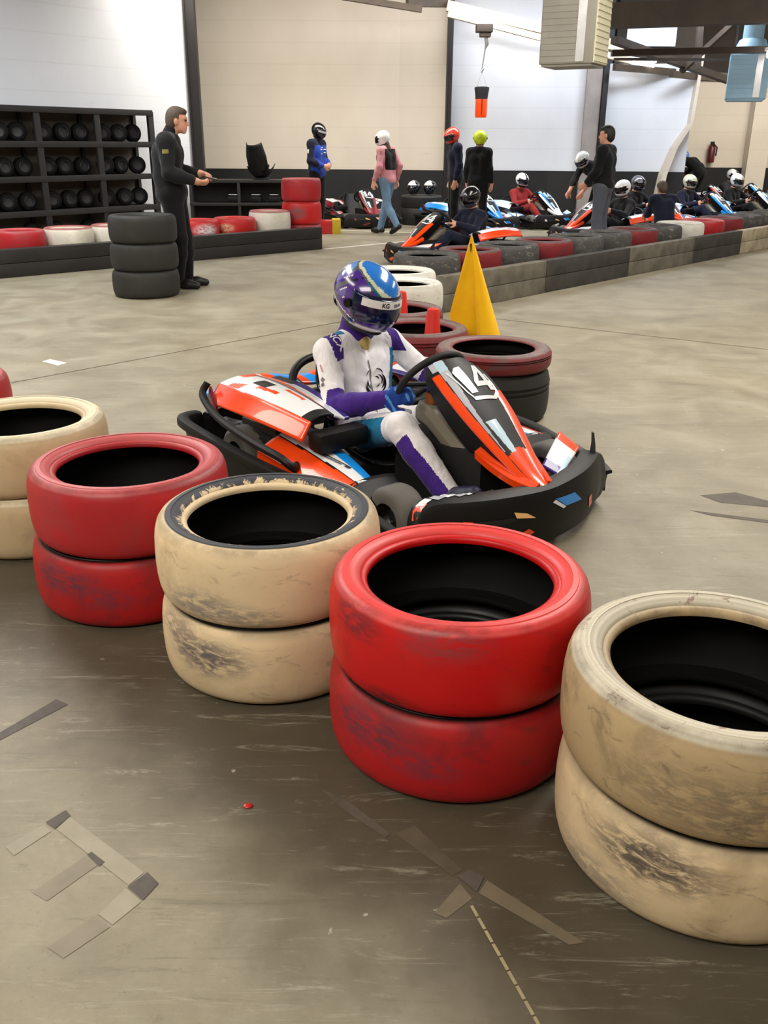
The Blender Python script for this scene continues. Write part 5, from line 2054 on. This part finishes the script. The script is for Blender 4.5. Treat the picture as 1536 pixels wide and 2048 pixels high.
# ---------------------------------------------------------------- heaters hanging under the roof, and the orange bag on its hoist
M['sheet_grey'] = plain('sheet_grey', (150, 146, 134), 0.5, metal=.15, var=.12, scale=3)
M['sheet_cream'] = plain('sheet_cream', (214, 208, 178), 0.5, var=.08, scale=3)
M['sheet_blue'] = plain('sheet_blue', (150, 188, 214), 0.5, var=.1, scale=3)


def heater(loc, rz, w, d, z0, z1, ma, mb_mat, label, top_duct=None, slats=14):
    o = thing('air_heater', label, 'heater', loc, rz)
    m_ = MB()
    m_.box((0, 0, (z0 + z1) / 2), (w, d, z1 - z0), bev=.015)
    m_.box((0, 0, z0 - .012), (w * .92, d * .92, .024))
    m_.build('casing', ma, o)
    for face_, mt in ((0, mb_mat), (1, ma)):
        m_ = MB()
        for k in range(slats):
            z = z0 + .05 + (z1 - z0 - .1) * k / (slats - 1)
            if face_ == 0:
                m_.box((w / 2 + .006, 0, z), (.014, d * .94, (z1 - z0) / slats * .72), rot=Matrix.Rotation(-.12, 3, 'Y'))
            else:
                m_.box((-w * .12, -d / 2 - .001, z), (w * .7, .006, (z1 - z0) / slats * .9))
        m_.build('louvres', mt, o)
    m_ = MB()
    m_.box((w / 2 + .001, 0, (z0 + z1) / 2), (.012, d * .985, (z1 - z0) * .985))
    m_.build('side_panel', mb_mat, o)
    m_ = MB()
    m_.box((w * .25, -d / 2 - .004, (z0 + z1) / 2), (.10, .016, z1 - z0 - .04))
    m_.build('corner_strip', 'alloy', o)
    m_ = MB()
    for sx in (-1, 1):
        m_.tube([(sx * w * .4, 0, z1), (sx * w * .4, 0, 4.68)], .014, 8)
    m_.build('hanger', 'black_metal', o)
    if top_duct:
        m_ = MB()
        m_.lathe([(.0, z1 + .02), (.30, z1 + .02), (.20, z1 + .22), (.16, z1 + .24), (.16, 4.69), (0, 4.69)], 24)
        m_.build('flue', top_duct, o)
    return o


heater((2.22, 12.0, 0), -.50, .66, .55, 2.37, 3.45, 'sheet_grey', 'sheet_cream', 'large grey and cream metal heater box hanging at the top centre', None, 16)
heater((5.92, 16.4, 0), -.32, .62, .60, 2.20, 2.86, 'sheet_blue', 'sheet_cream', 'pale blue louvred heater box hanging near the top right corner', 'sheet_blue', 9)
hz = site(955, 58, Y=18.25)
hoist = thing('hoist', 'dark hoist block with cable under the cream beam, holding the orange bag', 'hoist', (hz.x, hz.y, 0))
zb = site(952, 172, Y=18.25)
m_ = MB()
m_.box((0, 0, hz.z + .03), (.30, .25, .13), bev=.02)
m_.box((.02, 0, hz.z - .06), (.20, .18, .10), bev=.02)
m_.build('motor_block', 'beam_brown', hoist)
m_ = MB()
m_.tube([(.03, 0, hz.z - .08), (.06, 0, hz.z - .22), (.03, 0, hz.z - .30), (-.01, 0, zb.z + .30)], [.03, .035, .012, .009], 8)
m_.build('cable', 'steel', hoist)
m_ = MB()
zt = site(955, 26 + 73 * 90 / 368, Y=18.2).z - .052
m_.box((0, 0, (hz.z + .09 + zt) / 2), (.12, .12, max(.02, zt - hz.z - .09)))
m_.build('bracket', 'beam_brown', hoist)
bag = thing('hanging_bag', 'orange bag with a black collar hanging from the hoist on the back wall', 'bag', (zb.x, zb.y, 0))
m_ = MB()
m_.tube([(-.10, 0, zb.z), (-.01, 0, zb.z + .27)], .006, 6)
m_.tube([(.11, 0, zb.z - .02), (-.01, 0, zb.z + .27)], .006, 6)
m_.tube([(-.03, 0, zb.z + .25), (.01, 0, zb.z + .31)], .02, 8)
m_.build('strap', 'steel', bag)
m_ = MB()
m_.lathe([(0, zb.z - .20), (.112, zb.z - .20), (.12, zb.z - .12), (.135, zb.z - .03), (.135, zb.z), (.10, zb.z + .01), (0, zb.z - .02)], 20)
m_.build('collar', 'black_matt', bag)
m_ = MB()
m_.lathe([(0, zb.z - .51), (.10, zb.z - .51), (.112, zb.z - .48), (.112, zb.z - .19)], 20)
bd = m_.build('body', 'orange', bag)
m_ = MB()
m_.box((0, -.113, zb.z - .33), (.022, .008, .26))
m_.build('stripe', 'maroon_paint', bd)
ex = site(1420, 296, Y=24.6)
fx = thing('fire_extinguisher', 'dark red fire extinguisher fixed high on the beige wall at right', 'extinguisher', (ex.x, 24.88, 0))
m_ = MB()
m_.lathe([(0, ex.z - .24), (.085, ex.z - .24), (.09, ex.z - .21), (.09, ex.z + .12), (.05, ex.z + .17), (.03, ex.z + .19), (0, ex.z + .19)], 20)
m_.build('cylinder', plain('extinguisher_red', (88, 18, 22), .4), fx)
m_ = MB()
m_.box((0, 0, ex.z + .22), (.10, .05, .08), bev=.01)
m_.tube([(.03, -.03, ex.z + .2), (.11, -.06, ex.z + .12), (.10, -.06, ex.z - .08)], .018, 8)
m_.build('valve', 'black_plastic', fx)

# ---------------------------------------------------------------- black drum with two helmets, low tyres by the wall
dr = site(860, 395, Y=18.4)
m_ = MB()
m_.lathe([(0, .0), (.39, .0), (.41, .03), (.41, .30), (.395, .32), (.41, .34), (.41, .52), (.38, .55), (0, .55)], 40)
o = m_.build('drum', 'rubber')
o.location = (.70, 18.85, 0)
tag(o, 'low black drum by the wall with two helmets lying on it', 'drum')
for x, y, l in ((.54, 18.70, 'left'), (.86, 18.73, 'right')):
    r_ = thing('helmet_stand', '', 'helmet')
    bpy.data.objects.remove(r_)
    hroot = thing('helmet', 'black helmet with white crown lying %s on the low black drum' % ('on the left' if l == 'left' else 'on the right'), 'helmet', (x, y, .55 + .145), -2.2)
    hmo = helmet_on(hroot, Vector((0, 0, 0)), Matrix.Identity(3), shell='lacquer_black', band='lacquer_white', paint=lambda la, lo: 1 if la > 22 and abs(lo) < 60 else 2 if -22 < la < 16 and abs(lo) < 72 else 0)
    hmo.name = 'shell'
# ---------------------------------------------------------------- people standing and walking
F = lambda s, **k: {**s, **k}
# man in black beside the tyre stack, in profile, holding a tablet
jm = std_joints(pel=(-.06, 0, .95), wai=(-.09, 0, 1.10), che=(-.075, 0, 1.31), nek=(-.03, 0, 1.475), hed=(.045, 0, 1.615), face=(1, .05, -.10),
                shR=(-.06, -.19, 1.42), shL=(-.06, .19, 1.42), elR=(-.04, -.25, 1.13), elL=(-.02, .25, 1.13), wrR=(.20, -.17, 1.06), wrL=(.21, .15, 1.12),
                hdR=(.9, .4, -.25), hdL=(.9, -.45, -.05), hnR=(-.1, .5, .8), hnL=(0, -.4, -.9), hiR=(-.06, -.09, .93), hiL=(-.06, .09, .93), knR=(-.01, -.10, .50), knL=(.01, .10, .50),
                anR=(-.05, -.10, .085), anL=(.02, .10, .085), toR=(.14, -.13, .035), toL=(.20, .13, .035), curl=.55, thick=1.20)
man = clothed('person', 'man in black jacket and trousers in profile, standing beside three black tyres', (-2.225, 10.20, 0), .06, jm, 'cloth_black', 'cloth_jet', vox=.0075, hair='hair_brown', scale=1.055)
jkt = [c for c in man.children if c.name.startswith('jacket')][0]
tree = bvh_of(jkt)
M['olive'] = plain('olive_patch', (120, 112, 56), .8, var=.3)
decal('sleeve_patch', tree, (-.05, -.8, 1.33), (1, 0, 0), (0, 0, 1), 'olive', jkt, poly=[(-.03, -.02), (.03, -.015), (.028, .022), (-.032, .02)], off=.003, sub=2)
link_mesh('jacket_collar', skin([cap((-.05, 0, 1.475), (-.018, 0, 1.535), .072, .066)], .008, .02), 'cloth_black', man, 1.2)
for s in (-1, 1):
    m_ = MB()
    R = frame_of(jm['face'])
    m_.ball(Vector(jm['hed']) + R @ Vector((.083, .030 * s, .006)), (.010, .013, .009), n=8)
    m_.build('eye', 'hair_black', man, 1.2)
tab = thing('tablet', 'dark grey tablet held in the hands of the man in black', 'tablet', (-2.225, 10.20, 0), .06)
tb = Vector((.335, -.05, 1.085)) * 1.055
m_ = MB()
m_.box(tb, (.17, .12, .012), rot=Matrix.Rotation(.25, 3, 'Y'), bev=.005)
m_.build('case', 'black_plastic', tab)
m_ = MB()
m_.box(tb + Vector((-.002, 0, .0065)), (.15, .10, .003), rot=Matrix.Rotation(.25, 3, 'Y'))
m_.build('screen', 'visor_dark', tab)

# person in a blue and black jacket with black helmet
jb = std_joints(elR=(.02, -.26, 1.14), elL=(.02, .26, 1.14), wrR=(.20, -.10, 1.06), wrL=(.20, .10, 1.07), hdR=(.5, .8, 0), hdL=(.5, -.8, 0), hnR=(-.8, .2, 0), hnL=(-.8, -.2, 0), face=(.85, -.1, -.35), hed=(.05, 0, 1.62), thick=1.02)
bl = clothed('person', 'person in blue and black jacket and black helmet behind the tall red stack', (-1.27, 17.6, 0), -.45, jb, 'cloth_blue', 'cloth_jet', vox=.010, scale=1.04, hem=.80, helmet=dict(shell='lacquer_black', band='lacquer_black', strip='lacquer_silver', k=.98))
jkt = [c for c in bl.children if c.name.startswith('jacket')][0]
jkt.data.materials.append(M['cloth_navy'])
jkt.data.materials.append(M['white_paint'])
for p in jkt.data.polygons:
    c = p.center
    if c.z > 1.40 or abs(c.y) > .205 or (c.x < -.02 and c.z > .98):
        p.material_index = 1
tree = bvh_of(jkt)
for (y, z, w) in ((.06, 1.33, .035), (-.06, 1.33, .03), (.05, 1.28, .03), (-.05, 1.26, .035), (.0, 1.36, .02)):
    decal('badge', tree, (.6, y, z), (0, 1, 0), (0, 0, 1), 'white_paint', jkt, poly=[(-w, -.008), (w, -.006), (w, .008), (-w, .006)], off=.004, sub=1)
decal('badge', tree, (-.02, -.8, 1.30), (1, 0, 0), (0, 0, 1), 'white_paint', jkt, poly=[(-.03, -.03), (.03, -.03), (.03, .03), (-.03, .03)], off=.004, sub=1)

# woman in pink sweater, black vest, jeans and white helmet, walking left
jw = std_joints(pel=(0, 0, .93), hiR=(0, -.09, .91), hiL=(0, .09, .91), knR=(.10, -.09, .50), knL=(-.06, .08, .49), anR=(.20, -.07, .09), anL=(-.27, .07, .17), toR=(.38, -.08, .045), toL=(-.15, .08, .05),
                elR=(-.09, -.24, 1.15), elL=(.0, .24, 1.14), wrR=(-.02, -.25, .90), wrL=(.12, .24, .90), che=(.03, 0, 1.29), nek=(.06, 0, 1.45), hed=(.11, 0, 1.585), shR=(.03, -.17, 1.40), shL=(.03, .17, 1.40), face=(.95, 0, -.25), thick=.93)
wm = clothed('person', 'person in pink sweater, black vest, blue jeans and white helmet, walking left', (.02, 16.62, 0), PI - .62, jw, 'cloth_pink', 'cloth_jeans', skinm='skin_light', vox=.010, scale=.985, helmet=dict(shell='lacquer_white', band='lacquer_white', open_face=False, k=.98))
P = body_prims(jw, True)
vest = skin(grow(grp(P, 'torso'), .026), .011, .035, None, lambda X, Y, Z: np.maximum(np.maximum(1.02 - Z, Z - 1.43), np.abs(Y) - .155 + 0 * X))
link_mesh('vest', vest, 'cloth_jet', wm, 1.2)
link_mesh('hair', skin([cap((.02, 0, 1.50), (-.03, 0, 1.42), .05, .035), ell((.09, 0, 1.55), (.05, .06, .06))], .01, .02), 'hair_brown', wm, 1.2)

# two drivers at the wall: red helmet, lime helmet
jr = std_joints(hed=(.075, 0, 1.60), nek=(.03, 0, 1.465), face=(.9, .1, -.38), che=(.02, 0, 1.30))
rd = clothed('person', 'person in navy clothes and bright red helmet looking down, beside the lime helmet', (1.20, 16.75, 0), PI + .1, jr, 'cloth_navy', 'cloth_jet', vox=.010, scale=1.01, helmet=dict(shell='lacquer_red', band='lacquer_red', visor='visor_dark', k=.98))
link_mesh('scarf', skin([cap((.02, 0, 1.44), (.03, 0, 1.50), .070, .064)], .009, .02), 'cloth_red', rd, 1.2)
jl = std_joints(shR=(0, -.165, 1.41), shL=(0, .165, 1.41), elR=(-.03, -.205, 1.14), elL=(-.02, .205, 1.14), wrR=(.02, -.24, .90), wrL=(.05, .21, .90), thick=.96)
lm = clothed('person', 'person seen from behind in black overalls and lime yellow helmet', (1.56, 16.3, 0), PI / 2 - .3, jl, 'cloth_jet', 'cloth_jet', vox=.010, scale=.97, helmet=dict(shell='lacquer_lime', band='lacquer_lime', visor='visor_dark', k=.98))
jkt = [c for c in lm.children if c.name.startswith('jacket')][0]
tree = bvh_of(jkt)
for y in (-.09, .09):
    decal('badge', tree, (-.8, y, 1.40), (0, -1, 0), (0, 0, 1), 'grey_paint', jkt, poly=[(-.045, -.008), (.045, -.004), (.045, .008), (-.045, .006)], off=.005, sub=1)

# man in black sweater and grey jeans seen from behind
jx = std_joints(face=(1, .1, -.05), elR=(-.02, -.215, 1.14), elL=(.04, .22, 1.15), wrR=(.10, -.20, .92), wrL=(.20, .18, .98), hdR=(.6, .1, -.8), hdL=(.8, -.1, -.5), thick=1.06, toR=(.16, -.14, .035))
mx = clothed('person', 'man in black sweater and grey jeans seen from behind, standing by the karts', (3.12, 13.75, 0), PI - .55, jx, 'cloth_jet', 'cloth_grey_jeans', vox=.009, hair='hair_black', scale=1.0, hem=.92)

# bending drivers near the parked karts
jq = std_joints(pel=(-.20, 0, .88), wai=(-.12, 0, 1.00), che=(.08, 0, 1.12), nek=(.22, 0, 1.19), hed=(.33, 0, 1.25), face=(.8, 0, -.6), shR=(.15, -.18, 1.17), shL=(.15, .18, 1.17), elR=(.26, -.22, .93), elL=(.26, .22, .93), wrR=(.42, -.16, .74), wrL=(.42, .16, .74),
                hdR=(.6, 0, -.8), hdL=(.6, 0, -.8), hiR=(-.2, -.09, .86), hiL=(-.2, .09, .86), knR=(-.06, -.10, .47), knL=(-.08, .10, .47), anR=(-.14, -.10, .085), anL=(-.14, .1, .085), toR=(.05, -.12, .035), toL=(.05, .12, .035))
clothed('person', 'person bending forward in black top and silver striped helmet, by the man in jeans', (3.66, 16.85, 0), PI + .55, jq, 'cloth_black', 'cloth_jet', vox=.011, helmet=dict(shell='lacquer_silver', band='lacquer_white', strip='lacquer_black', k=.98))
clothed('person', 'person in black bending over karts with a pale blue helmet, before the beige wall', (7.72, 24.2, 0), PI - .9, jq, 'cloth_black', 'cloth_jet', vox=.012, helmet=dict(shell='lacquer_sky', band='lacquer_sky', k=.98), scale=.98)
# kneeling helpers beside the right-hand karts
jk = std_joints(pel=(-.10, 0, .42), wai=(-.07, 0, .56), che=(.02, 0, .74), nek=(.08, 0, .89), hed=(.14, 0, 1.01), face=(.9, 0, -.4), shR=(.05, -.18, .85), shL=(.05, .18, .85), elR=(.16, -.19, .60), elL=(.16, .19, .60), wrR=(.36, -.12, .54), wrL=(.36, .14, .56),
                hdR=(.9, 0, -.3), hdL=(.9, 0, -.3), hiR=(-.1, -.1, .40), hiL=(-.1, .1, .40), knR=(.26, -.16, .46), knL=(.12, .14, .07), anR=(.20, -.15, .085), anL=(-.28, .12, .085), toR=(.38, -.17, .035), toL=(-.22, .12, .03))
clothed('person', 'kneeling person in navy just right of the man in grey jeans', (4.18, 14.30, 0), PI / 2 + .2, jk, 'cloth_navy', 'cloth_navy', vox=.011, hair='hair_brown', scale=.88)

# ---------------------------------------------------------------- parked karts and seated drivers behind the long barrier
LIV = {
    'orange': {},
    'blue': {'orange_paint': 'blue_paint', 'indigo_paint': 'red_paint', 'grey_paint': 'white_paint'},
    'white': {'orange_paint': 'white_paint', 'white_paint': 'pale_blue', 'grey_paint': 'blue_paint'},
    'red': {'orange_paint': 'red_paint', 'blue_paint': 'white_paint'},
    'pink': {'orange_paint': 'pink_paint', 'blue_paint': 'indigo'},
    'maroon': {'orange_paint': 'maroon_paint', 'indigo_paint': 'red_paint', 'blue_paint': 'pink_paint'},
}


def kart(loc, rz, liv, label):
    o = copy_tree(kart0, None, LIV[liv])
    o.location = (*loc, 0)
    o.rotation_euler = (0, 0, rz)
    return tag(o, label, 'go-kart', 'rental karts')


SJ = F(DJ, face=(.95, 0, -.2), hed=(-.33, 0, .835), curl=.8)
sd = thing('person', '', 'person', (0, 0, -50))
P = body_prims(SJ, True)
link_mesh('body', skin(P, .012, .02), 'skin', sd, 1.2)
ov = link_mesh('overalls', skin(grow(grp(P, 'torso', 'arm', 'hip', 'fore', 'thigh', 'calf'), .013), .012, .025), 'cloth_jet', sd, 1.2)
for S_, a in (('R', 0), ('L', 3)):
    link_mesh('boot', skin(grow(grp(P, 'foot')[a:a + 3], .008), .012, .02), 'shoe_black', sd, 1.2)
helmet_on(sd, Vector(SJ['hed']) + Vector((0, 0, .01)), frame_of(SJ['face']), shell='lacquer_white', band='lacquer_black', k=1.0)
used_sd = [0]


def driver(loc, rz, label, suit='cloth_jet', shell='lacquer_white', band='lacquer_black', z=0.0):
    # material names differ from keys for a few: map through M
    sw = {'cloth_jet': suit, 'lacquer_white': shell, 'lacquer_black': band}
    o = sd if used_sd[0] == 0 else copy_tree(sd, None)
    used_sd[0] += 1
    for ch in list(o.children) + [g_ for c_ in o.children for g_ in c_.children]:
        for sl in ch.material_slots:
            base = sl.material.name
            orig = ch.get('_m' + str(sl.slot_index)) if False else base
            src = ch.data.materials[sl.slot_index].name
            if src in sw:
                sl.link = 'OBJECT'
                sl.material = M[sw[src]]
    o.location = (*loc, z)
    o.rotation_euler = (0, 0, rz)
    return tag(o, label, 'person')


k2 = kart((.86, 12.55), PI + .62, 'orange', 'orange kart nosing left behind the helmet of the central driver')
driver((.86, 12.55), PI + .62, 'driver with black helmet in the orange kart left of the yellow flag', 'cloth_navy', 'lacquer_black', 'lacquer_grey')
k3 = kart((3.55, 15.35), PI + .52, 'orange', 'orange kart with black front bumper left of the man in grey jeans')
driver((3.55, 15.35), PI + .52, 'driver with white helmet in the orange kart, left of the man in grey jeans', 'cloth_black', 'lacquer_white', 'lacquer_white')
HB = -.95
rows = [
    ((1.62, 17.62), HB, 'blue', 'blue and white kart, first of the parked row right of the lime helmet'),
    ((2.85, 18.50), HB, 'white', 'white and blue kart, second of the parked row before the black wall base'),
    ((-.50, 18.45), -1.2, 'maroon', 'dark red kart by the wall behind the walking person in jeans'),
    ((4.85, 17.45), HB, 'orange', 'orange kart parked right of the man in grey jeans'),
    ((6.08, 18.33), HB, 'blue', 'blue kart second from the grey jeans in the right-hand row'),
    ((7.31, 19.21), HB, 'white', 'white and blue kart third from the grey jeans in the right-hand row'),
    ((8.54, 20.09), HB, 'pink', 'pink kart in the right-hand row at the edge of the picture'),
    ((7.22, 21.80), HB, 'red', 'red kart in the back row below the red extinguisher'),
    ((8.45, 22.68), HB, 'blue', 'blue kart in the back row by the slim pier'),
]
for loc, rz, lv, lb in rows:
    kart(loc, rz, lv, lb)
driver((2.85, 18.50), HB, 'seated driver in dark red with a white helmet, left of the silver striped helmet', 'cloth_red', 'lacquer_white', 'lacquer_black')
driver((4.85, 17.45), HB, 'seated driver in black with a dark grey helmet, right of the grey jeans', 'cloth_jet', 'lacquer_grey', 'lacquer_black')
driver((6.08, 18.33), HB, 'seated driver in navy with a cream helmet in the right-hand row', 'cloth_navy', 'lacquer_cream', 'lacquer_cream')
driver((7.31, 19.21), HB, 'seated driver in black with a white helmet in the white and blue kart', 'cloth_jet', 'lacquer_white', 'lacquer_silver')
driver((8.54, 20.09), HB, 'seated driver with a red helmet in the pink kart at the right edge', 'cloth_beige', 'lacquer_red', 'lacquer_black')
driver((8.45, 22.68), HB, 'seated driver in the back row by the slim pier with a white and black helmet', 'cloth_charcoal', 'lacquer_white', 'lacquer_black')
